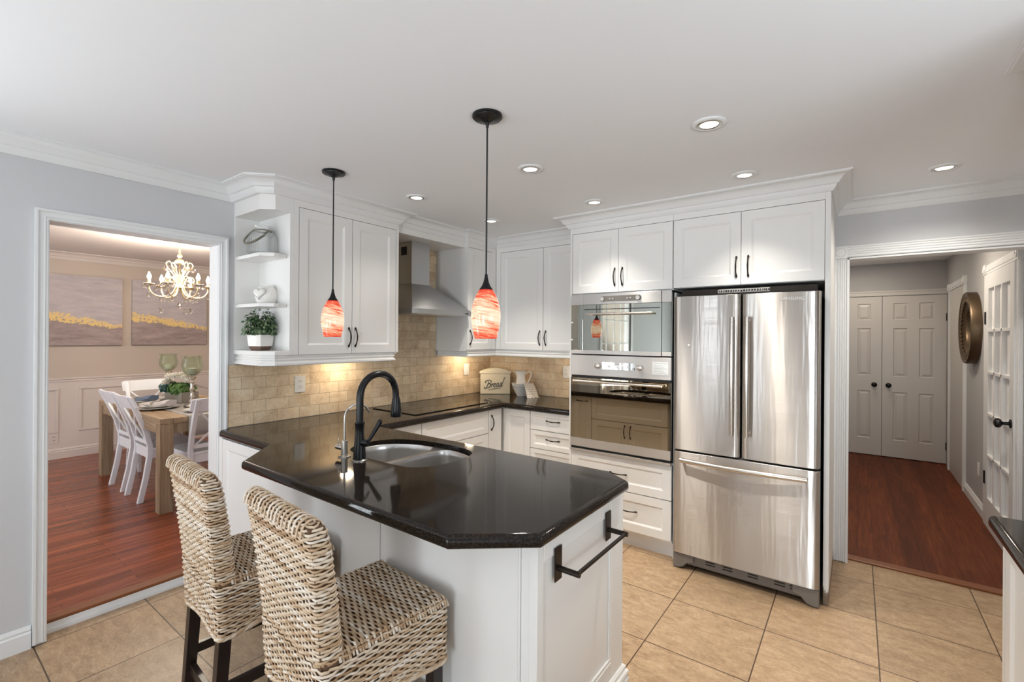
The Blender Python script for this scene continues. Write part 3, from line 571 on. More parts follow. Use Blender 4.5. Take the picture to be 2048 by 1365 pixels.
# ---- open corner shelf unit at the cabinet end
FP = [(0.001, 1.312), (.338, 1.312), (.398, 1.372), (.398, 1.481), (0.001, 1.481)]
t = thing('corner_shelf', 'white open corner shelf unit at the end of the wall cabinet', 'shelf', (0, 0, 0))
b = MB(); b.prism(FP, 2.235, CEIL - .001); obj('top_fascia', b, 'white', t)
b = MB(); b.box(.001, .018, 1.3125, 1.462, 1.40, 2.234); b.box(.001, .398, 1.462, 1.4815, 1.40, 2.234); obj('back_panel', b, 'white', t)
SH = [(.019, 1.314), (.325, 1.314), (.385, 1.374), (.385, 1.40)] + [(.385 - .02 * math.sin(a), 1.40 + .061 * (a / 1.5708)) for a in (.5, 1.0, 1.5)] + [(.36, 1.461), (.019, 1.461)]
for z in (1.962, 1.663):
    b = MB(); b.prism(SH, z, z + .021); obj('shelf', b, 'white', t, bevel=.002)
b = MB(); b.prism([(.001, 1.310), (.340, 1.310), (.402, 1.372), (.402, 1.481), (.001, 1.481)], 1.373, 1.3995); obj('bottom_shelf', b, 'white', t, bevel=.002)
# ---- light rail mouldings under the uppers
LR = [(-.03, 1.372), (-.006, 1.372), (-.006, 1.360), (.002, 1.354), (.003, 1.346), (-.005, 1.340), (.000, 1.330), (.007, 1.324), (.007, 1.314), (.000, 1.310), (-.03, 1.310)]
b = MB(); b.sweep([(.002, 1.323), (.334, 1.323), (.390, 1.379), (.390, 2.262), (.002, 2.262)], LR); struct('trim_13', b, 'white', 'white light rail moulding under the corner shelf and left wall cabinet', smooth=True, ang=25)
b = MB(); b.sweep([(.016, 3.078), (.388, 3.078), (.388, 3.472), (1.371, 3.472)], LR); struct('trim_14', b, 'white', 'white light rail moulding under the wall cabinets above the bread bin', smooth=True, ang=25)
# ---- bulkhead over the hood
b = MB(); b.box(0, .36, 2.2905, 3.0595, 2.278, CEIL - .001); struct('trim_15', b, 'white', 'white bulkhead box above the range hood')
# ---- single door cabinet right of hood
t = cab('wall_cabinet', 'white single door wall cabinet right of the range hood', 'cabinet', (.40, 3.062, 0), A90)
b = MB(); b.box(0, .80, .0215, .3995, UZ0 - .012, CEIL - .001); b.box(0, .396, 0, .0215, UZ1 + .002, CEIL - .001); b.box(.335, .396, 0, .0215, UZ0, UZ1 + .002); b.box(0, .008, 0, .0215, UZ0, UZ1 + .002); obj('body', b, 'white', t)
door(t, .008, UZ0, .327, UZ1 - UZ0, .020, .108)
# ---- two door cabinet on the back wall
t = cab('wall_cabinet', 'white two door wall cabinet above the bread bin, beside the ovens', 'cabinet', (.402, 3.46, 0), 0)
b = MB(); b.box(0, .968, .0215, .409, UZ0 - .012, CEIL - .001); b.box(0, .968, 0, .0215, UZ1 + .002, CEIL - .001); b.box(0, .052, 0, .0215, UZ0, UZ1 + .002); obj('body', b, 'white', t)
door(t, .054, UZ0, .473, UZ1 - UZ0, .440, .108); door(t, .529, UZ0, .437, UZ1 - UZ0, .028, .108)
# ---- tall oven cabinet
TF = 3.155
t = cab('oven_cabinet', 'tall white cabinet housing the microwave and wall oven', 'cabinet', (1.373, TF, 0), 0)
b = MB(); b.box(0, .018, 0, .714, .0, CEIL - .001); b.box(.018, .786, .022, .714, 1.8185, CEIL - .001); b.box(.018, .786, 0, .022, 2.283, CEIL - .001); b.box(.7865, .80, .03, .714, .0, 1.80); b.box(.018, .786, .60, .714, .10, 1.80); b.box(.018, .786, .022, .60, .10, .120); b.box(.018, .786, .022, .60, .63, .645); obj('body', b, 'white', t)
door(t, .020, 1.824, .374, .457, .346, .108); door(t, .394, 1.824, .390, .457, .030, .108)
door(t, .020, .396, .766, .236, .383, .118, horiz=True, name='drawer'); door(t, .020, .122, .766, .271, .46, .145, horiz=True, name='drawer')
b = MB(); b.box(.002, .800, .058, .075, 0.0, .115); obj('toe_kick', b, 'trimwhite', t)
# ---- cabinet over the fridge and its end panel
t = cab('fridge_cabinet', 'white two door cabinet above the steel refrigerator', 'cabinet', (2.1605, TF, 0), 0)
b = MB(); b.box(.0135, .844, .022, .714, 1.828, CEIL - .001); b.box(0, .846, 0, .022, 2.283, CEIL - .001); obj('body', b, 'white', t)
door(t, .001, 1.829, .413, .452, .386, .108); door(t, .414, 1.829, .432, .452, .040, .108)
t = thing('end_panel', 'white end panel right of the refrigerator, scuffed brown at its foot', 'panel', (3.007, TF, 0))
b = MB(); b.box(0, .027, 0, .684, 0, CEIL - .001); obj('panel', b, 'worn', t, bevel=.002)
# ---- base cabinets along the left wall
BT = .868
t = cab('base_cabinet', 'white drawer base cabinet under the cooktop', 'cabinet', (.64, 2.310, 0), A90)
b = MB(); b.box(0, .757, .0215, .62, .10, BT); b.box(0, .757, .075, .62, 0, .10); obj('body', b, 'white', t)
door(t, .002, .672, .753, .192, name='drawer', rail=.045); door(t, .002, .39, .753, .279, name='drawer'); door(t, .002, .105, .753, .282, name='drawer')
t = cab('base_cabinet', 'narrow white one door base cabinet in the kitchen corner', 'cabinet', (.64, 3.068, 0), A90)
b = MB(); b.box(0, .18, .0215, .62, .10, BT); b.box(0, .18, .075, .62, 0, .10); obj('body', b, 'white', t)
door(t, .002, .105, .178, .759, .036, .648, rail=.045)
t = cab('base_cabinet', 'white base cabinet between sink peninsula and cooktop drawers', 'cabinet', (.64, 1.875, 0), A90)
b = MB(); b.box(0, .434, .0215, .62, .10, BT); b.box(0, .434, .075, .62, 0, .10); obj('body', b, 'white', t)
door(t, .002, .672, .431, .192, name='drawer', rail=.045); door(t, .002, .105, .431, .564)
# ---- base cabinets along the back wall
t = cab('base_cabinet', 'white blind corner base cabinet with a plain panelled door', 'cabinet', (.643, 3.27, 0), 0)
b = MB(); b.box(-.62, .286, .0215, .58, .10, BT); b.box(0, .286, .075, .58, 0, .10); obj('body', b, 'white', t)
door(t, .002, .105, .284, .759)
t = cab('base_cabinet', 'white three drawer base cabinet left of the wall oven', 'cabinet', (.932, 3.27, 0), 0)
b = MB(); b.box(0, .438, .0215, .58, .10, BT); b.box(0, .438, .075, .58, 0, .10); obj('body', b, 'white', t)
for z, h in ((.713, .152), (.558, .152), (.333, .222), (.105, .225)): door(t, .001, z, .436, h, .222, h * .55, horiz=True, name='drawer', rail=.034)
# ---- peninsula
PF, PB, PE = 1.200, 1.850, 2.370
t = thing('peninsula', 'white panelled peninsula base facing the bar stools', 'cabinet', (0, 0, 0))
b = MB(); b.box(.765, PE - .02, PF + .012, PF + .03, .10, BT); b.box(.77, 1.735, PF + .03, PB - .022, .10, .64); b.box(.77, 1.735, PB - .040, PB - .022, .64, BT); b.box(.77, 1.735, PB - .10, PB - .08, 0, .10); obj('body', b, 'white', t)
b = MB()
for x0, x1 in ((.765, 1.598), (1.612, 2.296), (2.308, PE - .0072)): b.box(x0, x1, PF, PF + .012, .0, BT)
for x0, x1 in ((1.598, 1.612), (2.296, 2.308)): b.box(x0 + .0025, x1 - .0025, PF - .004, PF + .012, 0, BT)
b.box(.766, PE - .0072, PF + .005, PF + .0121, 0, BT)
b.box(PE - .030, PE + .0006, PF - .003, PF + .030, 0, BT)
obj('front_panel', b, 'white', t, bevel=.0015)
b = MB(); b.box(.766, PE + .004, PF - .010, PF, 0, .10); b.box(.766, PE + .004, PF - .006, PF, .10, .115); obj('base_moulding', b, 'white', t, bevel=.003)
# end panel facing +x
b = MB(); b.box(PE - .018, PE - .007, PF, PB, 0, BT)
for y0, y1, z0, z1 in ((PF, PF + .035, 0, BT), (PB - .115, PB, 0, BT), (PF + .035, PB - .115, .79, BT), (PF + .035, PB - .115, 0, .185)): b.box(PE - .007, PE, y0, y1, z0, z1)
b.box(PE - .007, PE + .003, PF + .035, PB - .115, .185, .200); b.box(PE - .007, PE + .001, PF + .035, PB - .115, .200, .214); b.box(PE - .007, PE - .001, PB - .128, PB - .115, .2, .79)
obj('end_panel', b, 'white', t, bevel=.002)
b = MB(); prof = [(-.001, 0), (.022, 0), (.022, .070), (.016, .076), (.016, .086), (.022, .092), (.020, .102), (.012, .108), (.012, .120), (.004, .128), (-.001, .128)]
b.sweep([(PE, PF - .004), (PE, PB), (PE - .05, PB)], prof); obj('plinth', b, 'white', t, smooth=True, ang=25)
# kitchen side: pull-out and sink doors (face +y)
t2 = cab('sink_cabinet', 'white sink cabinet doors on the kitchen side of the peninsula, mirrored in the oven', 'cabinet', (1.735, PB, 0), math.pi)
door(t2, .012, .64, .798, .226, name='false_front', rail=.05); door(t2, .012, .105, .399, .532, .368, .44); door(t2, .411, .105, .399, .532, .030, .44)
door(t2, .812, .105, .212, .761, .106, .712, horiz=True, name='pull_out')
t2 = thing('dishwasher', 'steel dishwasher at the kitchen side of the peninsula end', 'dishwasher', (1.742, 0, 0))
b = MB(); b.box(0, .602, PF + .04, PB - .03, .10, BT - .002); obj('body', b, 'dark', t2)
b = MB(); b.box(.006, .596, PB - .03, PB - .005, .11, .76); obj('door', b, 'steel', t2, bevel=.003)
b = MB(); b.box(.006, .596, PB - .03, PB - .005, .765, .862); obj('control_strip', b, 'blackp', t2, bevel=.003)
# chamfer end cabinet beside the dining opening
t2 = thing('base_cabinet', 'white base cabinet at the counter end beside the dining room opening', 'cabinet', (.015, PF + .03, 0))
b = MB(); b.box(0, .748, .0215, .60, .10, BT); b.box(0, .748, .06, .60, 0, .10); b.box(0, .045, 0, .0215, .10, BT); b.box(.735, .75, -.02, .0215, .10, BT); obj('body', b, 'white', t2)
d = door(t2, .047, .105, .688, .759, .665, .68)
# ---- countertop (one continuous stone slab with sink cutout)
CT = .915; TH_ = .044
outline = [(.0145, 1.2765), (.0145, 3.855), (1.3725, 3.855), (1.3725, 3.235), (.685, 3.235), (.685, 1.905), (2.290, 1.890), (2.412, 1.808), (2.414, 1.155), (2.197, .978), (.877, .985), (.650, 1.212), (.045, 1.216)]
rads = [0, 0, 0, 0, .006, .006, .012, .012, .012, .012, .014, .006, .02]
SINKC = [(1.02, 1.52), (1.08, 1.42), (1.20, 1.385), (1.33, 1.372), (1.47, 1.375), (1.585, 1.40), (1.645, 1.50), (1.65, 1.66), (1.60, 1.765), (1.46, 1.80), (1.30, 1.795), (1.16, 1.765), (1.06, 1.70), (1.02, 1.61)]
def smooth_loop(pts, n=5):
    out = []; K = len(pts)
    for i in range(K):
        p0, p1, p2, p3 = (Vector(pts[(i + k - 1) % K]) for k in range(4))
        for s in range(n):
            u = s / n; out.append(tuple(.5 * ((2 * p1) + (p2 - p0) * u + (2 * p0 - 5 * p1 + 4 * p2 - p3) * u * u + (3 * p1 - p0 - 3 * p2 + p3) * u ** 3)))
    return out
HOLE = smooth_loop(SINKC)
import bmesh
from mathutils.geometry import delaunay_2d_cdt
def offset_poly(poly, d):
    out = []; K = len(poly)
    for i in range(K):
        p, a, c = Vector(poly[i]), Vector(poly[i - 1]), Vector(poly[(i + 1) % K]); d1, d2 = (p - a), (c - p)
        d1 = d1.normalized() if d1.length > 1e-7 else d2.normalized(); d2 = d2.normalized() if d2.length > 1e-7 else d1; n1, n2 = Vector((d1.y, -d1.x)), Vector((d2.y, -d2.x)); m_ = (n1 + n2); m_ = m_.normalized() if m_.length > 1e-6 else n1
        out.append(tuple(p - m_ * (d / max(.35, m_.dot(n1)))))
    return out
def slab(outline, rads, holes, z0, z1, r):
    P = round_poly(outline, rads, 5)
    ar = sum(P[i][0] * P[(i + 1) % len(P)][1] - P[(i + 1) % len(P)][0] * P[i][1] for i in range(len(P)))
    if ar < 0: P = P[::-1]
    b = MB(); rings = []
    K = 8
    for k in range(K + 1):
        a = math.pi * k / K - math.pi / 2; off = r * (1 - math.cos(a)); z = (z0 + r) + r * math.sin(a) if k <= K / 2 else (z1 - r) + r * math.sin(a)
        rings.append([(x, y, z) for x, y in offset_poly(P, off)])
    b.loft(rings, 0, cap=False)
    for z, top in ((z1, True), (z0, False)):
        pts = [Vector((p[0], p[1])) for p in rings[-1 if top else 0]]; n0 = len(pts); edges = [(i, (i + 1) % n0) for i in range(n0)]; faces_in = [list(range(n0))]
        for h in holes:
            o = len(pts); pts += [Vector(p) for p in h]; edges += [(o + i, o + (i + 1) % len(h)) for i in range(len(h))]
        vs, es, fs, ov, oe, of = delaunay_2d_cdt(pts, edges, [], 0, 1e-6)
        from mathutils.geometry import intersect_point_tri_2d
        def inside(q, poly):
            c = False; j = len(poly) - 1
            for i in range(len(poly)):
                xi, yi, xj, yj = poly[i][0], poly[i][1], poly[j][0], poly[j][1]
                if (yi > q[1]) != (yj > q[1]) and q[0] < (xj - xi) * (q[1] - yi) / (yj - yi) + xi: c = not c
                j = i
            return c
        outer = [(p[0], p[1]) for p in rings[-1 if top else 0]]; keep = []
        for f in fs:
            cx = sum(vs[i][0] for i in f) / len(f); cy = sum(vs[i][1] for i in f) / len(f)
            if inside((cx, cy), outer) and not any(inside((cx, cy), h) for h in holes):
                a_, b_, c_ = (vs[i] for i in f[:3]); ccw = (b_ - a_).cross(c_ - a_) > 0 if hasattr(b_ - a_, 'cross') else True
                ff = tuple(f) if ccw == top else tuple(reversed(f)); keep.append(ff)
        b.add([(p[0], p[1], z) for p in vs], keep)
    for h in holes: b.loft([[(x, y, z1) for x, y in h], [(x, y, z0) for x, y in h]], 0, cap=False)
    return b
t = thing('countertop', 'polished black granite countertop wrapping the wall runs and sink peninsula', 'countertop', (0, 0, 0))
b = slab(outline, rads, [HOLE], CT - TH_, CT, .017); obj('stone_slab', b, 'granite', t, smooth=True, ang=30)
# ---- sink
t = thing('kitchen_sink', 'stainless double bowl sink set under the black counter', 'sink', (0, 0, 0))
def bowl(loop, z0, z1):
    c = Vector((sum(p[0] for p in loop) / len(loop), sum(p[1] for p in loop) / len(loop))); b = MB(); rings = []
    for k, (s, z) in enumerate(((1.0, z1), (.985, z1 - .004), (.97, z1 - .03), (.955, lerp(z1, z0, .8)), (.93, lerp(z1, z0, .93)), (.87, lerp(z1, z0, .985)), (.75, z0), (.16, z0 - .003))):
        rings.append([(c.x + (p[0] - c.x) * s, c.y + (p[1] - c.y) * s, z) for p in loop])
    b.loft(rings[::-1], 0, cap=False); b.add(rings[-1], [tuple(range(len(loop)))]); return b, c
L1 = smooth_loop([(1.025, 1.52), (1.085, 1.424), (1.20, 1.389), (1.295, 1.378), (1.335, 1.40), (1.345, 1.52), (1.342, 1.66), (1.325, 1.765), (1.27, 1.782), (1.17, 1.760), (1.066, 1.695), (1.025, 1.61)])
L2 = smooth_loop([(1.372, 1.52), (1.368, 1.405), (1.40, 1.380), (1.47, 1.381), (1.578, 1.406), (1.638, 1.50), (1.643, 1.66), (1.592, 1.755), (1.46, 1.790), (1.395, 1.772), (1.370, 1.66)])
for lp in (L1, L2):
    bb, c = bowl(lp, CT - .215, CT - .024); o = obj('bowl', bb, 'sinksteel', t, smooth=True, ang=50)
    k = MB(); k.lathe([(.0, -.2375), (.022, -.2375), (.040, -.232), (.043, -.2335)], (c.x, c.y, CT), 20); obj('drain', k, 'chrome', o, smooth=True)
b = slab(SINKC, .02, [L1, L2], CT - .029, CT - .0245, .002); obj('rim_flange', b, 'sinksteel', t, smooth=True, ang=40)
# ---- faucet
FX, FY = 1.293, 1.325
t = thing('faucet', 'tall black gooseneck faucet with pull-down spray head over the sink', 'faucet', (FX, FY, CT))
b = MB(); b.lathe([(0, 0), (.033, 0), (.033, .006), (.029, .010), (.0285, .03), (.0235, .085), (.0205, .13), (.0205, .165), (.0225, .168), (.0225, .178), (.018, .180), (0, .18)], n=28); obj('body', b, 'black', t, smooth=True, ang=40)
b = MB(); b.lathe([(.0285, 0), (.0345, 0), (.0345, .004), (.0295, .009)], n=28); obj('base_ring', b, 'chrome', t, smooth=True)
pts = [(0, 0, .17), (0, 0, .24), (0, 0, .292)] + [(0, .105 - .105 * math.cos(math.radians(a)), .292 + .105 * math.sin(math.radians(a))) for a in range(12, 181, 12)] + [(0, .211, .265)]
b = MB(); b.tube(pts, .0165, 16); obj('gooseneck', b, 'black', t, smooth=True)
b = MB(); b.lathe([(0, 0), (.026, 0), (.0275, .004), (.0255, .04), (.0205, .085), (.0205, .090), (.018, .092), (.018, .098), (0, .098)], (0, 0, 0), 22); b.xf(Matrix.Translation((0, .2125, .175))); obj('spray_head', b, 'black', t, smooth=True, ang=40)
b = MB(); b.tube([(.018, 0, .085), (.048, .012, .085)], .0165, 14); b.tube([(.040, .010, .087), (.052, .02, .105), (.066, .042, .150), (.074, .056, .178)], [.008, .0085, .0105, .0125], 10); b.sphere((.074, .056, .180), .0125, 8); obj('lever_handle', b, 'black', t, smooth=True)
t = thing('filter_tap', 'slim brushed nickel filtered water tap beside the black faucet', 'faucet', (1.183, 1.319, CT))
b = MB(); b.lathe([(0, 0), (.030, 0), (.030, .004), (.022, .007), (.0, .007)], n=22); b.lathe([(.0155, .006), (.0155, .078), (.008, .080), (0, .08)], n=18); obj('body', b, 'chrome', t, smooth=True, ang=40)
pts = [(0, 0, .078), (0, 0, .16), (0, 0, .185)] + [(.01 * (1 - math.cos(math.radians(a))), .062 - .062 * math.cos(math.radians(a)), .185 + .062 * math.sin(math.radians(a))) for a in range(15, 151, 15)] + [(.02, .128, .196)]
b = MB(); b.tube(pts, [.0058] * (len(pts) - 1) + [.0045], 10); obj('spout', b, 'chrome', t, smooth=True)
b = MB(); b.tube([(-.012, 0, .042), (-.030, -.002, .042)], .0125, 14); b.tube([(-.031, -.002, .042), (-.056, -.004, .042)], .0125, 14); b.tube([(-.045, -.003, .05), (-.045, -.003, .084)], .0032, 8); obj('lever_handle', b, 'chrome', t, smooth=True, ang=40)
# ---- cooktop
t = thing('cooktop', 'black glass cooktop lying flush on the granite under the hood', 'cooktop', (0, 0, 0))
b = MB(); b.box(.075, .575, 2.312, 3.122, CT + .0003, CT + .007); obj('glass_top', b, 'ceramic', t, bevel=.002)
b = MB()
for cx, cy, r in ((.21, 2.50, .09), (.43, 2.50, .075), (.20, 2.92, .075), (.43, 2.94, .105), (.32, 2.72, .06)):
    b.loft([[(cx + rr * math.cos(2 * math.pi * k / 40), cy + rr * math.sin(2 * math.pi * k / 40), CT + .0073) for k in range(40)] for rr in (r, r - .0018)], cap=False)
obj('burner_ring', b, 'grayplastic', t)
# ---- range hood
t = thing('range_hood', 'stainless chimney range hood above the black cooktop', 'range hood', (0, 0, 0))
HA, HB, HXF = 2.376, 3.052, .455
b = MB(); b.box(.015, HXF, HA, HB, 1.668, 1.707); obj('lip', b, 'hoodsteel', t, bevel=.0015)
b = MB(); b.loft([[(.015, HA + .004, 1.7075), (HXF - .004, HA + .004, 1.7075), (HXF - .004, HB - .004, 1.7075), (.015, HB - .004, 1.7075)], [(.015, 2.588, 1.9265), (.205, 2.588, 1.9265), (.205, 2.795, 1.9265), (.015, 2.795, 1.9265)]]); obj('canopy', b, 'hoodsteel', t, bevel=.001)
b = MB(); b.box(.015, .200, 2.592, 2.791, 1.927, 2.2775); c = obj('chimney', b, 'hoodsteel', t, bevel=.001)
b = MB(); b.box(.07, .14, 2.5895, 2.592, 2.17, 2.24); obj('vent_grille', b, 'dark', c)
b = MB()
for k in range(2): b.lathe([(0, 0), (.006, 0), (.006, .004), (0, .005)], n=12); b.xf(Matrix.Translation((HXF, 2.98 + k * .02, 1.687)) @ Matrix.Rotation(A90, 4, 'Y'), len(b.v) - 48)
obj('control_button', b, 'dark', t)
b = MB(); b.box(.05, HXF - .04, HA + .04, HB - .04, 1.664, 1.668); obj('grease_filter', b, 'chrome', t)
# ------------------------------------------------------------------ built-in appliances
t = thing('microwave', 'built-in steel microwave with mirror glass front above the wall oven', 'microwave', (1.394, 3.135, 0))
MW = .764
b = MB(); b.box(.004, MW - .004, .022, .42, 1.372, 1.816); obj('body', b, 'dark', t)
for x0, x1, g0 in ((0, .099, .097), (.698, MW, .696)):
    b = MB(); b.box(x0, x1, 0, .021, 1.736, 1.816); b.box(x0, x1, 0, .021, 1.370, 1.398); b.box(x0, x1, .003, .021, 1.398, 1.736, 1); b.box(g0, g0 + .004, .004, .021, 1.37, 1.816, 2)
    obj('side_trim', b, ['steel', 'greyglass', 'blackp'], t, bevel=.001)
b = MB(); b.box(.102, .695, -.004, .021, 1.736, 1.816); c = obj('control_panel', b, 'steel', t, bevel=.002)
b = MB(); q = round_poly([(.245, 1.755), (.555, 1.755), (.555, 1.795), (.245, 1.795)], .0195, 8); b.loft([[(x, -.0045, z) for x, z in q], [(x, -.007, z) for x, z in q]]); obj('display', b, 'grayplastic', c)
for x in (.266, .534):
    b = MB(); b.lathe([(0, 0), (.016, 0), (.015, .012), (0, .0125)], n=20); b.xf(Matrix.Translation((x, -.007, 1.775)) @ Matrix.Rotation(A90, 4, 'X')); obj('knob', b, 'chrome', c, smooth=True)
for x in (.322, .345, .455, .478):
    b = MB(); b.lathe([(0, 0), (.007, 0), (.006, .004), (0, .0045)], n=14); b.xf(Matrix.Translation((x, -.007, 1.775)) @ Matrix.Rotation(A90, 4, 'X')); obj('button', b, 'chrome', c, smooth=True)
b = MB(); b.box(.102, .695, .001, .021, 1.398, 1.735); b.box(.102, .695, -.004, .021, 1.370, 1.398, 1); b.box(.112, .685, -.0005, .001, 1.698, 1.704, 2); d = obj('door', b, ['greyglass', 'steel', 'blackp'], t)
b = MB(); b.tube([(.15, -.040, 1.665), (.645, -.040, 1.665)], .0075, 12)
for x in (.162, .633): b.tube([(x, .001, 1.665), (x, -.040, 1.665)], .006, 10)
obj('handle', b, 'chrome', d, smooth=True)
for z in (1.47, 1.60):
    b = MB(); b.box(.002, .016, -.004, .002, z, z + .012); obj('screw_cap', b, 'plate', t)

t = thing('wall_oven', 'built-in steel wall oven with bronze mirror glass door under the microwave', 'oven', (1.394, 3.135, 0))
b = MB(); b.box(.004, MW - .004, .024, .55, .66, 1.362); obj('body', b, 'dark', t)
b = MB(); b.box(0, MW, 0, .022, 1.208, 1.362); c = obj('control_panel', b, 'steel', t, bevel=.003)
b = MB(); b.box(.262, .512, -.002, 0, 1.262, 1.312); obj('display', b, 'mirrorglass', c)
for x in (.232, .552):
    b = MB(); b.lathe([(0, 0), (.023, 0), (.022, .006), (.019, .028), (.016, .030), (0, .030)], n=24); b.xf(Matrix.Translation((x, 0, 1.285)) @ Matrix.Rotation(A90, 4, 'X')); obj('knob', b, 'chrome', c, smooth=True)
for x in (.315, .462):
    b = MB(); b.lathe([(0, 0), (.009, 0), (.008, .008), (0, .009)], n=14); b.xf(Matrix.Translation((x, -.002, 1.286)) @ Matrix.Rotation(A90, 4, 'X')); obj('button', b, 'chrome', c, smooth=True)
b = MB(); b.box(.628, .752, -.0008, 0, 1.236, 1.338); b.box(.636, .744, -.0012, -.0008, 1.244, 1.330, 1)
for k in range(7): b.box(.645, .735 - .02 * (k % 3), -.0015, -.0012, 1.252 + k * .011, 1.254 + k * .011, 2)
c2 = obj('notice_label', b, ['steel', 'chrome', 'labelgrey'], c); c2['label'] = 'printed silver notice plate'
b = MB(); b.box(.002, MW - .002, 0, .022, .735, 1.190); b.box(.002, MW - .002, -.002, .022, .672, .735, 1); b.box(.002, MW - .002, .012, .022, 1.190, 1.207, 2); d = obj('door', b, ['bronzeglass', 'steel', 'blackp'], t)
b = MB(); b.tube([(.045, -.045, 1.168), (.715, -.045, 1.168)], .0085, 12)
for x in (.060, .70): b.tube([(x, .001, 1.168), (x, -.045, 1.168)], .007, 10)
obj('handle', b, 'chrome', d, smooth=True)
b = MB(); b.box(.004, MW - .004, .014, .022, .655, .671, 1); b.box(0, MW, -.004, .022, .637, .655)
for k in range(8): b.box(.05 + k * .09, .062 + k * .09, -.006, -.003, .647, .653)
obj('vent_strip', b, ['steel', 'blackp'], t, bevel=.001)
# ------------------------------------------------------------------ refrigerator
t = thing('refrigerator', 'tall stainless french door refrigerator with bottom freezer drawer', 'refrigerator', (2.194, 3.068, 0))
FWD = .800
def fdoor(w, z0, z1, lr, rr, sag=.0045, t_=.075):
    pts = []
    K = 14
    for i in range(K + 1):
        x = i / K * w; e = min(x / lr, 1) if lr > 0 else 1; g = min((w - x) / rr, 1) if rr > 0 else 1
        y = -sag * (1 - (2 * x / w - 1) ** 2) + .020 * (1 - math.sqrt(max(0, 1 - (1 - e) ** 2))) + .020 * (1 - math.sqrt(max(0, 1 - (1 - g) ** 2))); pts.append((x, y))
    extra = []
    for px_, rad, sgn in ((0, lr, 1), (w, rr, -1)):
        for q in (.1, .25, .5, .75):
            x = px_ + sgn * rad * q; e = min((x if sgn > 0 else w - x) / rad, 1); y = -sag * (1 - (2 * x / w - 1) ** 2) + .020 * (1 - math.sqrt(max(0, 1 - (1 - e) ** 2))); extra.append((x, y))
    pts = sorted(set(pts + extra)); poly = pts + [(w, t_), (0, t_)]
    b = MB(); b.prism(poly, z0, z1); return b
DW = (FWD - .008) / 2
b = MB(); b.box(.004, FWD - .004, .080, .76, .045, 1.748); obj('body', b, 'dark', t)
b = MB(); b.box(.02, FWD - .02, .10, .40, 1.7485, 1.812); obj('gap_shade', b, 'dark', t, bevel=.004)  # dark block standing in for the shade in the gap above the refrigerator
def bar_handle(path, rads, feet):
    b = MB(); b.tube(path, rads, 14)
    for a, c in feet: b.tube([a, c], .009, 10)
    return b
for nm, x0, hx in (('door', 0, DW - .037), ('door', DW + .008, .037)):
    d = obj(nm, fdoor(DW, .774, 1.762, .035, .035), 'fridge', t, smooth=True, ang=40, loc=(x0, 0, 0), bevel=.002)
    zs = [lerp(.915, 1.622, i / 14) for i in range(15)]
    p = [(hx, -.048 - .010 * math.sin(math.pi * i / 14), z) for i, z in enumerate(zs)]
    obj('handle', bar_handle(p, .0135, [((hx, -.004, .935), (hx, -.050, .935)), ((hx, -.004, 1.602), (hx, -.050, 1.602))]), 'chrome', d, smooth=True, ang=50)
    if x0 == 0:
        s_ = MB(); s_.lathe([(0, 0), (.009, 0), (.008, .0015), (0, .002)], n=6); s_.xf(Matrix.Translation((.096, -.0040, 1.452)) @ Matrix.Rotation(A90, 4, 'X')); obj('round_mark', s_, 'chrome', d)
    else:
        fc = bpy.data.curves.new('lettering', 'FONT'); fc.body = 'SAMSUNG'; fc.size = .024; fc.extrude = .0004; fc.space_character = 1.12; fc.align_x = 'CENTER'
        fq = bpy.data.objects.new('lettering_curve', fc); COL.objects.link(fq); fm = bpy.data.meshes.new_from_object(fq.evaluated_get(bpy.context.evaluated_depsgraph_get())); bpy.data.objects.remove(fq); fo = bpy.data.objects.new('lettering', fm); COL.objects.link(fo); fo.parent = d; fo.location = (.26, -.0052, 1.716); fo.rotation_euler = (A90, 0, 0); fm.materials.clear(); fm.materials.append(MT['chrome'])
b = fdoor(FWD, .106, .762, .03, .03, .006); d = obj('freezer_drawer', b, 'fridge', t, smooth=True, ang=40, bevel=.002)
p = [(lerp(.058, FWD - .058, i / 20), -.040 - .026 * math.sin(math.pi * i / 20), .716) for i in range(21)]
obj('handle', bar_handle(p, .0155, [((.062, -.002, .716), (.062, -.046, .716)), ((FWD - .062, -.002, .716), (FWD - .062, -.046, .716))]), 'chrome', d, smooth=True, ang=50)
b = MB(); b.box(.09, FWD - .09, .03, .05, .035, .102)
for x in (.20, .30, .44, .58, .66):
    for k in range(2): b.box(x, x + .055, .0285, .0302, .062 + .016 * k, .069 + .016 * k, 1)
obj('toe_grille', b, ['grayplastic', 'dark'], t)
for x0, x1, sg in ((0.0, .13, 1), (FWD - .13, FWD, -1)):
    b = MB(); pr = [(0, .100), (.13, .100), (.13, .055), (.09, .045), (.06, .012), (.03, .004), (0, .006)]; q = [((x0 + a if sg > 0 else x1 - a), z) for a, z in pr]
    b.loft([[(x, .012, z) for x, z in q], [(x, .09, z) for x, z in q]]); obj('foot', b, 'grayplastic', t, bevel=.006)
b = MB(); b.box(.255, .545, .05, .07, 1.775, 1.800); c = obj('top_label', b, 'labelgrey', t, bevel=.004)
b = MB(); random.seed(3)
xx = .262
while xx < .535:
    w = random.uniform(.004, .012); b.box(xx, xx + w, .0492, .0500, 1.781 + random.uniform(0, .003), 1.792 + random.uniform(0, .003)); xx += w + random.uniform(.003, .007)
obj('label_print', b, 'dark', c)
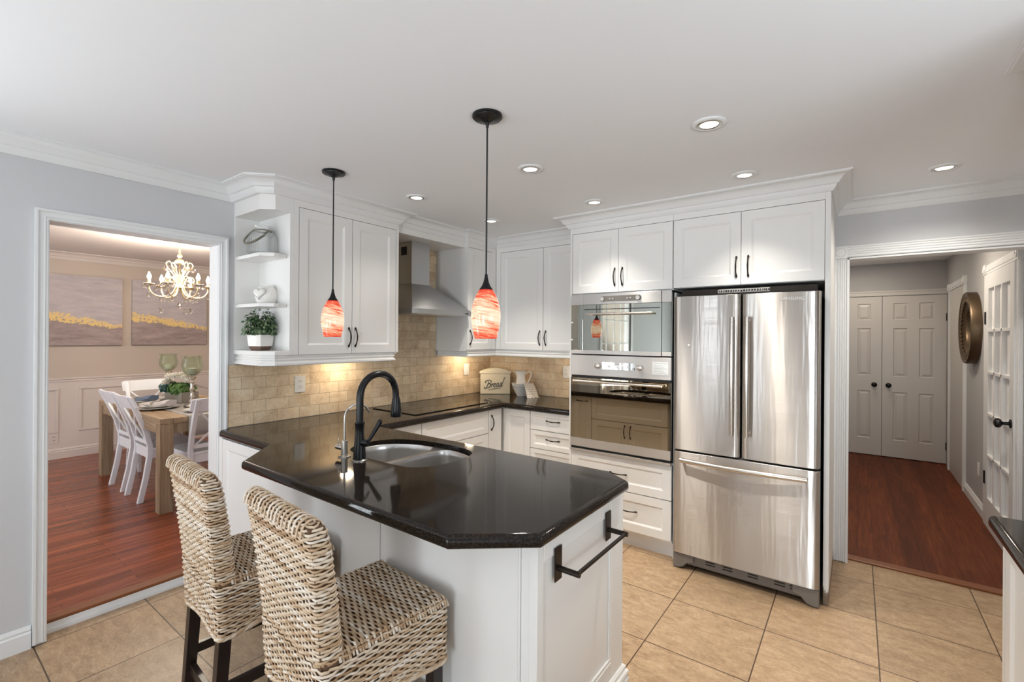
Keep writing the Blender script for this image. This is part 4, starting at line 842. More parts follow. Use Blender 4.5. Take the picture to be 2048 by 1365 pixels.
# ------------------------------------------------------------------ towel bar on the peninsula end
t = thing('towel_bar', 'dark bronze towel bar on the white peninsula end panel', 'towel bar', (PE, 0, 0))
for y in (1.312, 1.692):
    b = MB(); b.box(.0035, .008, y - .021, y + .021, .705, .815); c = obj('bracket_plate', b, 'bronze', t, bevel=.001)
    k = MB(); k.tube([(.008, y, .745), (.085, y, .745)], .0095, 12); obj('post', k, 'bronze', c, smooth=True, ang=50)
b = MB(); b.tube([(.076, 1.305, .745), (.076, 1.70, .745)], .0072, 12); obj('bar', b, 'bronze', t, smooth=True, ang=50)
# ------------------------------------------------------------------ pendants
def pendant(loc, label):
    t = thing('pendant_lamp', label, 'pendant lamp', loc, group='red swirl pendants over the peninsula')
    b = MB(); b.lathe([(0, -.030), (.012, -.030), (.025, -.022), (.050, -.016), (.057, -.014), (.058, -.010), (.062, -.009), (.062, -.0005), (0, -.0005)], n=40); b.lathe([(0, -.052), (.0045, -.052), (.0055, -.050), (.009, -.030), (0, -.028)], n=16); obj('canopy', b, 'black', t, smooth=True, ang=40)
    b = MB(); b.tube([(0, 0, -.05), (0, 0, -.662)], .0036, 8); obj('cord', b, 'blackp', t, smooth=True)
    b = MB(); b.lathe([(0, -.655), (.0055, -.656), (.0075, -.672), (.012, -.690), (.019, -.706), (.028, -.718), (.028, -.722), (0, -.722)], n=28); obj('socket_cap', b, 'black', t, smooth=True, ang=40)
    sh = [(.045, .0), (.0485, .012), (.055, .040), (.0600, .072), (.0612, .095), (.0590, .122), (.0525, .150), (.0425, .176), (.0315, .196), (.0275, .202)]
    b = MB(); b.lathe(sh, n=48); b.f = b.f; i = obj('glass_shade', b, 'swirl', t, smooth=True, loc=(0, 0, -.922)); so = i.modifiers.new('thick', 'SOLIDIFY'); so.thickness = .003; so.offset = -1
    b = MB(); b.sphere((0, 0, -.82), .022, 14, sc=(1, 1, 1.3)); obj('bulb', b, 'flame', t, smooth=True)
    return t
pendant((1.922, 1.481, CEIL), 'red swirl glass pendant nearer the counter tip, hanging from the higher looking black canopy')
pendant((.799, 1.495, CEIL), 'red swirl glass pendant in front of the wall cabinet doors')
# ------------------------------------------------------------------ recessed downlights
def downlight(loc, label):
    t = thing('recessed_light', label, 'ceiling light', (loc[0], loc[1], CEIL), group='recessed ceiling lights')
    b = MB(); b.lathe([(.068, -.0005), (.068, -.005), (.064, -.008), (.052, -.0085), (.050, -.006), (.050, -.0005)], n=40); obj('trim_ring', b, 'trimwhite', t, smooth=True)
    b = MB(); b.lathe([(.0495, -.002), (.0495, -.0075), (.040, -.0095), (.036, -.005), (.036, -.001)], n=36); obj('gimbal', b, 'chrome', t, smooth=True)
    b = MB(); b.lathe([(0, -.006), (.036, -.006), (.036, -.002), (0, -.002)], n=28); obj('lens', b, 'lens', t)
for p, l in zip(POTS, ('recessed ceiling light nearest the camera, largest in view', 'recessed ceiling light just right of the tall pendant canopy', 'recessed ceiling light right of the small pendant canopy', 'recessed ceiling light left of the oven cabinet crown corner', 'recessed ceiling light half hidden behind the tall pendant cord', 'recessed ceiling light above the refrigerator cabinet crown', 'recessed ceiling light before the hallway opening crown')): downlight(p, l)
# ------------------------------------------------------------------ outlets
def outlet(loc, rz, label, kind='duplex', mt='plate'):
    t = thing('wall_outlet', label, 'outlet', loc, rz)
    b = MB(); b.box(-.037, .037, -.006, -.0005, -.058, .058); obj('cover_plate', b, mt, t, bevel=.003)
    b = MB()
    if kind == 'duplex':
        b.box(-.017, .017, -.0085, -.006, -.034, .034)
        c = obj('receptacle', b, mt, t, bevel=.0015)
        for z in (-.018, .018):
            k = MB(); k.box(-.0085, -.006, -.0092, -.0084, z - .001, z + .008); k.box(.006, .0085, -.0092, -.0084, z - .001, z + .007); k.box(-.002, .002, -.0092, -.0084, z - .010, z - .006); obj('slot', k, 'slot', c)
    elif kind == 'old':
        for z in (-.020, .020):
            k = MB(); k.lathe([(0, 0), (.015, 0), (.014, .003), (0, .0035)], n=16); k.xf(Matrix.Translation((0, -.006, z)) @ Matrix.Rotation(A90, 4, 'X')); c = obj('receptacle', k, mt, t)
            k = MB(); k.box(-.006, -.003, -.0105, -.0095, z - .004, z + .006); k.box(.003, .006, -.0105, -.0095, z - .004, z + .006); obj('slot', k, 'slot', c)
    else:
        b.box(-.016, .016, -.009, -.006, -.033, .033); obj('receptacle', b, mt, t, bevel=.001)
    return t
outlet((.014, 1.744, 1.152), A90, 'white double outlet on the travertine below the left wall cabinet')
outlet((.014, 3.475, 1.165), A90, 'white switch plate on the travertine left of the bread bin', 'decora')
outlet((.946, 3.856, 1.162), 0, 'white double outlet on the travertine beside the oven cabinet')
outlet((DX + .006, 1.162, .295), A90, 'beige outlet low on the dining room wainscot', 'old', 'dwains')
outlet((HX, 5.69, .365), -A90, 'white outlet low on the hallway wall under the round mirror', 'decora')
#==DECOR==
# ------------------------------------------------------------------ things on the corner shelf
t = thing('glass_lantern_jar', 'ribbed clear glass jar with a rope handle on the upper corner shelf', 'jar', (.20, 1.392, 1.983))
prof = [(.0, .002), (.070, .002), (.080, .006), (.083, .015), (.083, .105), (.080, .120), (.070, .134), (.052, .144), (.047, .150), (.047, .158), (.056, .176), (.057, .180), (.053, .180), (.044, .160), (.044, .152), (.066, .131), (.076, .118), (.079, .104), (.079, .016), (.0, .007)]
b = MB(); b.lathe(prof, n=144, rfun=lambda r, z, a: r * (1 + (.016 * math.cos(36 * a) if .008 < z < .140 and r > .05 else 0))); obj('glass_body', b, 'glass', t, smooth=True, ang=60)
b = MB(); b.tube([(.0495 * math.cos(a), .0495 * math.sin(a), .154) for a in np.linspace(0, 2 * math.pi, 37)[:-1]], .0042, 8, closed=True); obj('neck_cord', b, 'rope', t, smooth=True)
b = MB(); pts = []
for i in range(31):
    u = i / 30; a = math.pi * u; c0 = Vector((.042, .020, .152)); c1 = Vector((-.020, -.042, .152)); mid = (c0 + c1) / 2; ax = (c0 - c1) / 2
    q = mid + ax * math.cos(a) * (1 + .10 * math.sin(a)) + Vector((.020, -.096, -.094)) * math.sin(a) ** .85; pts.append(q)
P0 = [Vector(p) for p in pts]
for s_ in range(2):
    pp = [(p.x + .0022 * math.cos(i * 1.5 + math.pi * s_), p.y, p.z + .0022 * math.sin(i * 1.5 + math.pi * s_)) for i, p in enumerate(P0)]
    b.tube(pp, .0056, 8)
obj('rope_handle', b, 'rope', t, smooth=True)
t = thing('heart_pot', 'round white ceramic pot with a raised heart on the middle shelf', 'pot', (.20, 1.42, 1.684))
b = MB(); b.lathe([(0, 0), (.046, 0), (.056, .012), (.066, .040), (.0675, .062), (.060, .090), (.048, .106), (.040, .111), (.036, .108), (.0, .104)], n=40, rfun=lambda r, z, a: r * (1 + .02 * math.cos(2 * a))); obj('pot_body', b, 'porcelain', t, smooth=True, ang=60)
def heart(n=40):
    o = []
    for i in range(n):
        a = 2 * math.pi * i / n; o.append((16 * math.sin(a) ** 3 / 17, (13 * math.cos(a) - 5 * math.cos(2 * a) - 2 * math.cos(3 * a) - math.cos(4 * a)) / 17))
    return o
Hc = heart(); b = MB(); mt_ = Matrix.Translation((.030, -.058, .066)) @ Matrix.Rotation(math.radians(35), 4, 'Z') @ Matrix.Rotation(math.radians(-12), 4, 'X')
b.loft([[(x * .040 * k, -d, z * .040 * k) for x, z in Hc] for k, d in ((1, -.012), (1, .004), (.93, .009), (.6, .013), (.1, .014))]); b.xf(mt_); c = obj('raised_heart', b, 'porcelain', t, smooth=True, ang=60)
b = MB(); b.tube([tuple(mt_ @ Vector((x * .041, -.004, z * .041))) for x, z in Hc], .0016, 6, closed=True); obj('heart_outline', b, 'labelgrey', c, smooth=True)
b = MB(); b.sphere((.022, .012, .110), .016, 10, sc=(1.2, .8, .6)); b.sphere((-.006, .022, .112), .015, 10, sc=(.8, 1.2, .6)); b.sphere((.008, .016, .116), .008, 8); obj('bow', b, 'porcelain', t, smooth=True)
t = thing('potted_plant', 'small leafy green plant in a white and brown square pot on the bottom shelf', 'potted plant', (.20, 1.385, 1.400), math.radians(20))
def sq(w, z, r=.010): return [(x, y, z) for x, y in round_poly([(-w, -w), (w, -w), (w, w), (-w, w)], r, 4)]
b = MB(); b.loft([sq(.038, .0), sq(.048, .026)]); obj('pot_base', b, 'potbrown', t)
b = MB(); b.loft([sq(.0485, .0262), sq(.0545, .090), sq(.0545, .096), sq(.050, .096), sq(.047, .082)]); obj('pot', b, 'porcelain', t, smooth=True, ang=40)
def leaf_cloud(n, fn, size, seed, tint_fn=None, cup=.25, elong=1.0):
    rg = random.Random(seed); b = MB(); tint = []
    for i in range(n):
        p, nrm = fn(rg); s_ = size * rg.uniform(.6, 1.25); nrm = (nrm + Vector((rg.uniform(-.6, .6), rg.uniform(-.6, .6), rg.uniform(-.2, .8)))).normalized(); ref = Vector((0, 0, 1)) if abs(nrm.z) < .9 else Vector((1, 0, 0)); u = nrm.cross(ref).normalized(); v = nrm.cross(u); k0 = rg.uniform(0, 6.28); u, v = u * math.cos(k0) + v * math.sin(k0), v * math.cos(k0) - u * math.sin(k0)
        vs = [p - nrm * s_ * cup * .5]
        for k in range(8): a = 2 * math.pi * k / 8; vs.append(p + u * s_ * math.cos(a) * elong + v * s_ * math.sin(a) + nrm * s_ * cup * abs(math.cos(a)) * .5)
        b.add(vs, [(0, k + 1, (k + 1) % 8 + 1) for k in range(8)]); tv = rg.random() if tint_fn is None else tint_fn(rg, p); tint += [tv] * 9
    return b, tint
def plant_fn(rg):
    a = rg.uniform(0, 2 * math.pi); e = rg.uniform(-.15, 1.0); r = rg.uniform(.45, 1.0) ** .6
    d = Vector((math.cos(a) * math.sqrt(max(0, 1 - e * abs(e))), math.sin(a) * math.sqrt(max(0, 1 - e * abs(e))), e)); R = .088 * (1 + .25 * math.sin(3 * a + 1.3)) if e < .6 else .105
    return Vector((0, 0, .112)) + Vector((d.x * R * r, d.y * R * r, d.z * .125 * r * (1 + .25 * math.sin(2 * a)))), d
b, tint = leaf_cloud(1150, plant_fn, .0078, 5)
o = obj('foliage', b, 'euca', t, smooth=True); at = o.data.attributes.new('tint', 'FLOAT', 'POINT'); at.data.foreach_set('value', tint)
b = MB(); rg = random.Random(9)
for i in range(26): p, d = plant_fn(rg); b.tube([(0, 0, .085), tuple(Vector((0, 0, .09)) * .5 + p * .55 + Vector((0, 0, .02))), tuple(p)], .0011, 5)
obj('stems', b, 'twig', t)
# ------------------------------------------------------------------ things on the corner counter
t = thing('bread_bin', 'cream enamel bread bin lettered Bread in the counter corner', 'bread bin', (.247, 3.652, CT), math.radians(39.8))
b = MB(); b.box(-.150, .150, .004, .125, .0005, .205); obj('bin_body', b, 'cream', t, bevel=.006, seg=3)
b = MB(); arc_ = [(-.160, .205), (-.160, .222)] + [(lerp(-.156, .156, i / 16), .226 + .036 * (1 - (2 * i / 16 - 1) ** 2)) for i in range(17)] + [(.160, .222), (.160, .205)]
b.loft([[(x, 0.000, z) for x, z in arc_], [(x, .128, z) for x, z in arc_]]); obj('lid', b, 'cream', t, bevel=.004, seg=3)
b = MB()
def script(strokes, s_, ox, oz, sk, rise):
    for pts, w in strokes:
        q = smooth_open(pts, 6); K = len(q)
        P3 = [((ox + (x + z * sk) * s_), .0028, (oz + z * s_ + x * s_ * rise)) for x, z in q]
        b.tube(P3, [w * (.45 + .75 * math.sin(math.pi * (.12 + .76 * i / (K - 1)))) for i in range(K)], 6, flat=1.0)
def smooth_open(pts, n):
    out = []; K = len(pts)
    for i in range(K - 1):
        p0, p1, p2, p3 = (Vector(pts[max(0, min(K - 1, i + k - 1))]) for k in range(4))
        for s_ in range(n): u = s_ / n; out.append(tuple(.5 * ((2 * p1) + (p2 - p0) * u + (2 * p0 - 5 * p1 + 4 * p2 - p3) * u * u + (3 * p1 - p0 - 3 * p2 + p3) * u ** 3)))
    return out + [tuple(pts[-1])]
ST = [([(.55, 1.62), (.62, 1.2), (.55, .6), (.42, .12), (.12, -.08), (-.12, .12), (.02, .34)], .0030),
      ([(.10, 1.25), (-.12, 1.38), (-.05, 1.72), (.45, 1.86), (1.05, 1.74), (1.22, 1.40), (.98, 1.05), (.62, .95)], .0028),
      ([(.62, .95), (1.05, .92), (1.26, .55), (1.05, .12), (.66, .0), (.42, .16)], .0030),
      ([(1.35, .55), (1.52, .92), (1.62, .86), (1.60, .45), (1.56, .06)], .0025), ([(1.60, .45), (1.78, .82), (1.98, .90)], .0024),
      ([(2.05, .42), (2.34, .62), (2.38, .86), (2.20, .92), (2.06, .6), (2.10, .16), (2.32, .03), (2.58, .22)], .0025),
      ([(3.12, .82), (2.92, .94), (2.68, .7), (2.64, .26), (2.80, .05), (3.02, .32), (3.16, .9)], .0025), ([(3.16, .9), (3.10, .3), (3.22, .04), (3.42, .22)], .0025),
      ([(3.96, .82), (3.76, .94), (3.52, .7), (3.48, .26), (3.64, .05), (3.86, .32), (4.02, .9), (4.22, 1.85), (4.34, 2.12)], .0025), ([(4.02, .9), (3.98, .3), (4.08, .04), (4.28, .16)], .0025),
      ([(.95, -.42), (1.5, -.52), (2.4, -.38), (3.3, -.30), (3.9, -.18)], .0022)]
script(ST, .0425, -.108, .060, .22, .10); c = obj('bread_lettering', b, 'ink', t, smooth=True); c['label'] = 'black script reading Bread with an underline flourish'
t = thing('mixing_bowl', 'white footed bowl with a beaded band under the pitcher', 'bowl', (.515, 3.735, CT))
b = MB(); b.lathe([(0, .0005), (.050, .0005), (.052, .006), (.066, .030), (.084, .068), (.098, .105), (.104, .122), (.100, .123), (.093, .104), (.078, .066), (.055, .022), (0, .012)], n=48); o = obj('bowl_body', b, 'porcelain', t, smooth=True, ang=50)
b = MB()
for k in range(56):
    for z, r in ((.093, .0945), (.083, .0905)): a = 2 * math.pi * k / 56; b.sphere((r * math.cos(a), r * math.sin(a), z), .0030, 6)
obj('beaded_band', b, 'labelgrey', t)
t = thing('pitcher', 'white enamel pitcher standing inside the beaded bowl', 'pitcher', (.500, 3.742, CT + .0125))
b = MB(); b.lathe([(0, 0), (.046, 0), (.051, .01), (.054, .06), (.052, .11), (.043, .155), (.039, .185), (.044, .215), (.050, .228), (.047, .228), (.040, .213), (.035, .185), (.039, .153), (.047, .108), (.048, .02), (0, .006)], n=40, rfun=lambda r, z, a: r * (1 + (.55 * max(0, math.cos(a - math.radians(200))) ** 10 * max(0, (z - .15) / .078)))); o = obj('pitcher_body', b, 'porcelain', t, smooth=True, ang=60)
dr = Vector((math.cos(math.radians(20)), math.sin(math.radians(20)), 0)); pts = [dr * a + Vector((0, 0, z)) for a, z in ((.041, .195), (.058, .214), (.080, .225), (.098, .217), (.102, .195), (.092, .165), (.072, .125), (.055, .085), (.052, .078))]
b = MB(); b.tube(smooth_open([tuple(p) for p in pts], 4) if False else [tuple(p) for p in pts], .0062, 10); obj('handle', b, 'porcelain', t, smooth=True)
t = thing('dish_towel', 'striped white dish towel draped over the bowl rim', 'towel', (.515, 3.735, CT))
# drape: from inside the rim, over it, and down to the counter towards the camera's right
path = [(.060, .098), (.085, .118), (.104, .1285), (.118, .124), (.133, .102), (.147, .072), (.160, .040), (.170, .012), (.176, .003), (.190, .0025)]
b = MB(); dirv = Vector((.93, -.36, 0)).normalized(); side = Vector((-dirv.y, dirv.x, 0)); nu, nv = 26, 30; P2 = smooth_open(path, 4); L = len(P2); uv = []
for i in range(nv + 1):
    f_ = i / nv * (L - 1); k = min(int(f_), L - 2); q = Vector(P2[k]).lerp(Vector(P2[k + 1]), f_ - k); w = lerp(.052, .070, i / nv)
    for j in range(nu + 1):
        s_ = (j / nu * 2 - 1); fold = .0055 * math.sin(j * 1.15 + i * .08) * (i / nv) ** .7; p = dirv * (q.x + fold - .012 * s_ * s_ * (1 - i / nv)) + side * (s_ * w + .012 * i / nv) + Vector((0, 0, max(.0015, q.y + fold * .3 + (.004 * math.sin(j * .9) if i == nv else 0)))); b.v.append(tuple(p)); uv.append((j / nu, i / nv))
for i in range(nv):
    for j in range(nu): a = i * (nu + 1) + j; b.f.append((a, a + 1, a + nu + 2, a + nu + 1)); b.mi.append(0)
o = obj('cloth', b, 'towel', t, smooth=True); ul = o.data.uv_layers.new(name='UVMap')
for lp in o.data.loops: ul.data[lp.index].uv = uv[lp.vertex_index]
md = o.modifiers.new('thick', 'SOLIDIFY'); md.thickness = .003; md.offset = 1
# ------------------------------------------------------------------ counter and cabinets at the right edge
t = thing('base_cabinet', 'white base cabinet under the dark counter at the right edge of the view', 'cabinet', (3.540, 2.175, 0), -A90)
b = MB(); b.box(0, 2.4, .0215, .60, .10, BT); b.box(0, 2.4, .06, .60, 0, .10); b.box(0, .03, 0, .0215, .1, BT); obj('body', b, 'white', t)
for k in range(4): door(t, .032 + k * .59, .105, .588, .759, .535 if k % 2 == 0 else .05, .65)
t = thing('countertop', 'small corner of a black granite countertop at the right edge of the view', 'countertop', (0, 0, 0))
b = slab([(3.508, 2.208), (4.149, 2.208), (4.149, -.22), (3.508, -.22)], [.02, 0, 0, .02], [], CT - TH_, CT, .017); obj('stone_slab', b, 'granite', t, smooth=True, ang=30)
t = thing('wall_cabinet', 'white wall cabinet with crown at the top right edge of the view', 'cabinet', (3.652, 2.177, 0), -A90)
b = MB(); b.box(0, .345, .0215, .497, UZ0, CEIL - .001); b.box(0, .345, 0, .0215, UZ1, CEIL - .001); obj('body', b, 'white', t)
door(t, .002, UZ0, .341, UZ1 - UZ0, .30, .11)
#==STOOLS==
# ------------------------------------------------------------------ wicker bar stools
class Strands:
    """woven strands as real tubes, each with its own tint"""
    def __init__(s): s.V = []; s.F = []; s.T = []; s.n = 0
    def add(s, P, Nrm, closed, w, th, rg, seglen=.085):
        """P (K,3) path, Nrm (K,3) outward normal per point; w half height, th half thickness"""
        P = np.asarray(P); Nr = np.asarray(Nrm); K = len(P)
        T = (np.roll(P, -1, 0) - np.roll(P, 1, 0)) if closed else np.gradient(P, axis=0); T = T / np.maximum(np.linalg.norm(T, axis=1, keepdims=True), 1e-9); B = np.cross(T, Nr); B /= np.maximum(np.linalg.norm(B, axis=1, keepdims=True), 1e-9)
        m = 6; a = np.arange(m) * 2 * np.pi / m; jit = 1 + .16 * rg.standard_normal(1)[0]
        ring = P[:, None, :] + Nr[:, None, :] * (np.cos(a) * th)[None, :, None] + B[:, None, :] * (np.sin(a) * w * np.clip(jit, .75, 1.25))[None, :, None]
        s.V.append(ring.reshape(-1, 3)); R = K if closed else K - 1; i = np.arange(R)[:, None]; j = np.arange(m)[None, :]; i2 = (i + 1) % K; j2 = (j + 1) % m
        s.F.append((np.stack([i * m + j, i * m + j2, i2 * m + j2, i2 * m + j], -1).reshape(-1, 4)) + s.n); s.n += K * m
        seg = np.r_[0, np.cumsum(np.linalg.norm(np.diff(P, axis=0), axis=1))]; ph = rg.uniform(0, seglen); idx = ((seg + ph) / seglen).astype(int); tv = np.clip(.5 * rg.beta(2.2, 1.8) + .5 * rg.beta(1.5, 1.3, idx.max() + 1)[idx], 0, 1); s.T.append(np.repeat(tv, m))
    def build(s, name, parent, core=None):
        V = np.concatenate(s.V); Fq = np.concatenate(s.F); T = np.concatenate(s.T)
        me = bpy.data.meshes.new(name); mi = [0] * len(Fq); vs = V.tolist(); fs = [tuple(f) for f in Fq.tolist()]
        if core: o = len(vs); vs += [list(p) for p in core.v]; fs += [tuple(i + o for i in f) for f in core.f]; mi += [1] * len(core.f); T = np.r_[T, np.zeros(len(core.v))]
        me.from_pydata(vs, [], fs); me.materials.append(MT['wicker']); me.materials.append(MT['wcore']); me.polygons.foreach_set('material_index', mi); me.polygons.foreach_set('use_smooth', [k == 0 for k in mi])
        at = me.attributes.new('tint', 'FLOAT', 'POINT'); at.data.foreach_set('value', T.astype(np.float32)); me.update()
        ob = bpy.data.objects.new(name, me); COL.objects.link(ob); ob.parent = parent; return ob
def rr_path(hw, y0, y1, r, step):
    """rounded rectangle path x in +-hw, y0..y1: points and outward normals, evenly spaced"""
    q = []
    for cx, cy, a0 in ((hw - r, y0 + r, -90), (hw - r, y1 - r, 0), (-hw + r, y1 - r, 90), (-hw + r, y0 + r, 180)):
        for k in range(9): a = math.radians(a0 + 90 * k / 8); q.append((cx + r * math.cos(a), cy + r * math.sin(a)))
    q = np.array(q + [q[0]]); d = np.r_[0, np.cumsum(np.linalg.norm(np.diff(q, axis=0), axis=1))]; L = d[-1]
    n = step; t = np.arange(n) * L / n; p = np.stack([np.interp(t, d, q[:, 0]), np.interp(t, d, q[:, 1])], 1)
    tn = np.roll(p, -1, 0) - np.roll(p, 1, 0); tn /= np.linalg.norm(tn, axis=1, keepdims=True); nm = np.stack([tn[:, 1], -tn[:, 0]], 1); return p, nm, L
def make_stool(label, loc, rz):
    rg = np.random.default_rng(21)
    t = thing('bar_stool', label, 'bar stool', loc, rz, group='woven wicker bar stools at the peninsula')
    zz = [.40, .615, .80, .93, 1.01]; yo = lambda z: float(np.interp(z, zz, [.752, .738, .719, .702, .686])); yi = lambda z: float(np.interp(z, zz, [.82, .808, .786, .763, .742])); hw = lambda z: float(np.interp(z, zz, [.190, .196, .209, .219, .224]))
    PIT, STK = .0102, .0225
    # backrest
    s = Strands(); core = MB(); ZT = 1.000; rows = int((ZT - .600) / PIT)
    for i in range(rows + 3):
        z = .600 + PIT * i; ins = 0.0
        if i >= rows - 1: k = i - rows + 1; ins = (.0035, .011, .022, .03)[min(k, 3)]; z = ZT - .012 + (.0, .0075, .012, .013)[min(k, 3)]
        h, a, c = hw(min(z, 1.01)) - ins, yo(z) + ins, yi(z) - ins
        if c - a < .008: continue
        r = min(.022, (c - a) * .45); L = 2 * (2 * h + c - a); n = max(2, int(round(L / STK / 2)) * 2); p, nm, L = rr_path(h, a, c, r, n * 4); ph = np.arange(n * 4) / 4 * np.pi + np.pi * (i % 2)
        off = .0029 * np.cos(ph) + rg.normal(0, .0006, n * 4); zj = z + .0008 * np.sin(np.arange(n * 4) * .37 + rg.uniform(0, 6)) + .0006 * rg.standard_normal(n * 4)
        s.add(np.c_[p + nm * off[:, None], zj], np.c_[nm, np.zeros(n * 4)], True, .0044, .0029, rg)
    for y in np.arange(yo(ZT) + .024, yi(ZT) - .020, .0095):
        x = np.linspace(-hw(ZT) + .02, hw(ZT) - .02, 60); s.add(np.c_[x, np.full(60, y), ZT + .003 + .0025 * np.cos(np.arange(60) * .95 + (y * 900))], np.tile([0, 0, 1.], (60, 1)), False, .0044, .0029, rg)
    for x in np.arange(-hw(ZT) + .018, hw(ZT) - .010, .0235):
        yy = np.array([yo(ZT) - .003, yo(ZT) - .001, yo(ZT) + .006, yo(ZT) + .020, (yo(ZT) + yi(ZT)) / 2, yi(ZT) - .020, yi(ZT) - .006, yi(ZT) + .001, yi(ZT) + .003]); zw = np.array([ZT - .034, ZT - .014, ZT + .001, ZT + .0075, ZT + .0085, ZT + .0075, ZT + .001, ZT - .014, ZT - .034])
        nn = np.stack([np.zeros(9), np.array([-1, -.97, -.7, -.25, 0, .25, .7, .97, 1]), np.array([0, .25, .7, .97, 1, .97, .7, .25, 0])], 1); s.add(np.c_[x + .002 * np.sin(np.arange(9)), yy, zw], nn, False, .0052, .0022, rg)
    e = .006; core.loft([[(-hw(z) + e, yo(z) + e, z), (hw(z) - e, yo(z) + e, z), (hw(z) - e, yi(z) - e, z), (-hw(z) + e, yi(z) - e, z)] for z in (.56, .70, .80, .90, .95, .992)])
    s.build('backrest', t, core)
    # seat with woven skirt
    s = Strands(); core = MB(); YF = 1.186; HS = .204; rows = int((.604 - .412) / PIT)
    for i in range(rows + 2):
        z = .412 + PIT * i; ins = 0.0
        if i >= rows: ins = (.004, .012)[i - rows]; z = .600 + (.004, .011)[i - rows]
        a, c = yo(z) + ins, YF - ins; h = HS - ins; L = 2 * (2 * h + c - a); n = int(round(L / STK / 2)) * 2; p, nm, L = rr_path(h, a, c, .022, n * 4); ph = np.arange(n * 4) / 4 * np.pi + np.pi * (i % 2)
        off = .0029 * np.cos(ph) + rg.normal(0, .0007, n * 4); zj = z + .0012 * np.sin(np.arange(n * 4) * .23 + rg.uniform(0, 6)) + .0008 * rg.standard_normal(n * 4)
        lift = .020 * np.clip(1 - (z - .412) / .10, 0, 1) * np.where(np.abs(nm[:, 0]) > .7, np.cos(np.clip((p[:, 1] - .965) / .2, -1, 1) * np.pi / 2) ** 2, np.cos(np.clip(p[:, 0] / .18, -1, 1) * np.pi / 2) ** 2)
        s.add(np.c_[p + nm * off[:, None], zj + lift], np.c_[nm, np.zeros(n * 4)], True, .0044, .0029, rg)
    for q in range(3):
        p, nm, L = rr_path(HS + .001, yo(.41) - .001, YF + .001, .022, 160); k = np.arange(160); lift = .020 * np.where(np.abs(nm[:, 0]) > .7, np.cos(np.clip((p[:, 1] - .965) / .2, -1, 1) * np.pi / 2) ** 2, np.cos(np.clip(p[:, 0] / .18, -1, 1) * np.pi / 2) ** 2)
        w = 2 * np.pi * k / 160 * 26 + q * 2.1; s.add(np.c_[p + nm * (.003 * np.cos(w))[:, None], .405 + .0035 * np.sin(w) + lift], np.c_[nm, np.zeros(160)], True, .0048, .0042, rg)
    ys = np.arange(.795, YF + .001, PIT)
    for i, y in enumerate(ys):
        n = int(2 * HS / STK) * 4; x = np.linspace(-HS - .001, HS + .001, n); ph = np.arange(n) / 4 * np.pi + np.pi * (i % 2); z = .6145 + .0032 * np.cos(ph) - .021 * np.clip((np.abs(x) - (HS - .019)) / .020, 0, 1) ** 2 - .013 * max(0, (y - (YF - .017)) / .016) ** 2 - .003 * np.cos(x / HS * 1.4)
        s.add(np.c_[x, y + .0010 * np.sin(np.arange(n) * .3 + i), z], np.tile([0, 0, 1.], (n, 1)), False, .0044, .0029, rg)
    core.box(-HS + .006, HS - .006, yo(.5) + .007, YF - .007, .43, .608)
    s.build('seat', t, core)
    # legs and stretchers
    lp = [(sx * .170, y, sp) for sx in (-1, 1) for y, sp in ((.782, -.030), (1.150, .012))]
    for x, y, sp in lp:
        b = MB(); w0, w1 = .019, .0215; b.loft([[(x + a * w0, y + sp + c * w0, .0) for a, c in ((-1, -1), (1, -1), (1, 1), (-1, 1))], [(x + a * w1, y + c * w1, .46) for a, c in ((-1, -1), (1, -1), (1, 1), (-1, 1))]]); obj('leg', b, 'espresso', t, bevel=.002)
    for sx in (-1, 1):
        b = MB(); b.box(sx * .170 - .011, sx * .170 + .011, .782, 1.150, .185, .222); obj('stretcher', b, 'espresso', t, bevel=.002)
    for y, z in ((.768, .12), (1.153, .20)):
        b = MB(); b.box(-.160, .160, y - .011, y + .011, z, z + .036); obj('stretcher', b, 'espresso', t, bevel=.002)
    return t
st = make_stool('woven wicker bar stool nearer the counter tip, its whole seat in view', (0, 0, 0), 0)
def seat_at(o, cx, dy, deg): a = math.radians(deg); o.location = (cx + .965 * math.sin(a), .965 * (1 - math.cos(a)) + dy, 0); o.rotation_euler = (0, 0, a)
seat_at(st, 1.824, -.022, -5)
s2 = dup(st); s2['label'] = 'woven wicker bar stool nearer the dining room opening, partly behind the other stool'
seat_at(s2, 1.152, -.022, -4.5)
# ------------------------------------------------------------------ dining furniture
DZF = DZ
t = thing('dining_table', 'chunky reclaimed timber dining table under the chandelier', 'table', (-2.155, 1.715, DZF))
TLX, TLY = .875, .405
b = MB(); 
for k in range(6): y0 = -TLY + .09 + k * (2 * TLY - .18) / 6; b.box(-TLX, TLX, y0, y0 + (2 * TLY - .18) / 6 - .0012, .712, .757)
b.box(-TLX, TLX, -TLY, -TLY + .0885, .712, .757); b.box(-TLX, TLX, TLY - .0885, TLY, .712, .757); obj('tabletop', b, 'timx', t, bevel=.003)
for sx in (-1, 1):
    for sy in (-1, 1):
        b = MB(); b.box(sx * TLX, sx * (TLX - .095), sy * TLY, sy * (TLY - .095), 0, .711); obj('leg', b, 'timz', t, bevel=.003)
for sy in (-1, 1):
    b = MB(); b.box(-TLX + .096, TLX - .096, sy * (TLY - .012), sy * (TLY - .036), .630, .711); obj('apron', b, 'timx', t, bevel=.002)
for sx in (-1, 1):
    b = MB(); b.box(sx * (TLX - .012), sx * (TLX - .036), -TLY + .096, TLY - .096, .630, .711); obj('apron', b, 'timz', t, bevel=.002)
def bar(b, pts, wx, wy):   # square-section bar along points in the yz plane (x const width)
    b.loft([[(x - wx / 2, y - wy / 2, z), (x + wx / 2, y - wy / 2, z), (x + wx / 2, y + wy / 2, z), (x - wx / 2, y + wy / 2, z)] for x, y, z in pts])
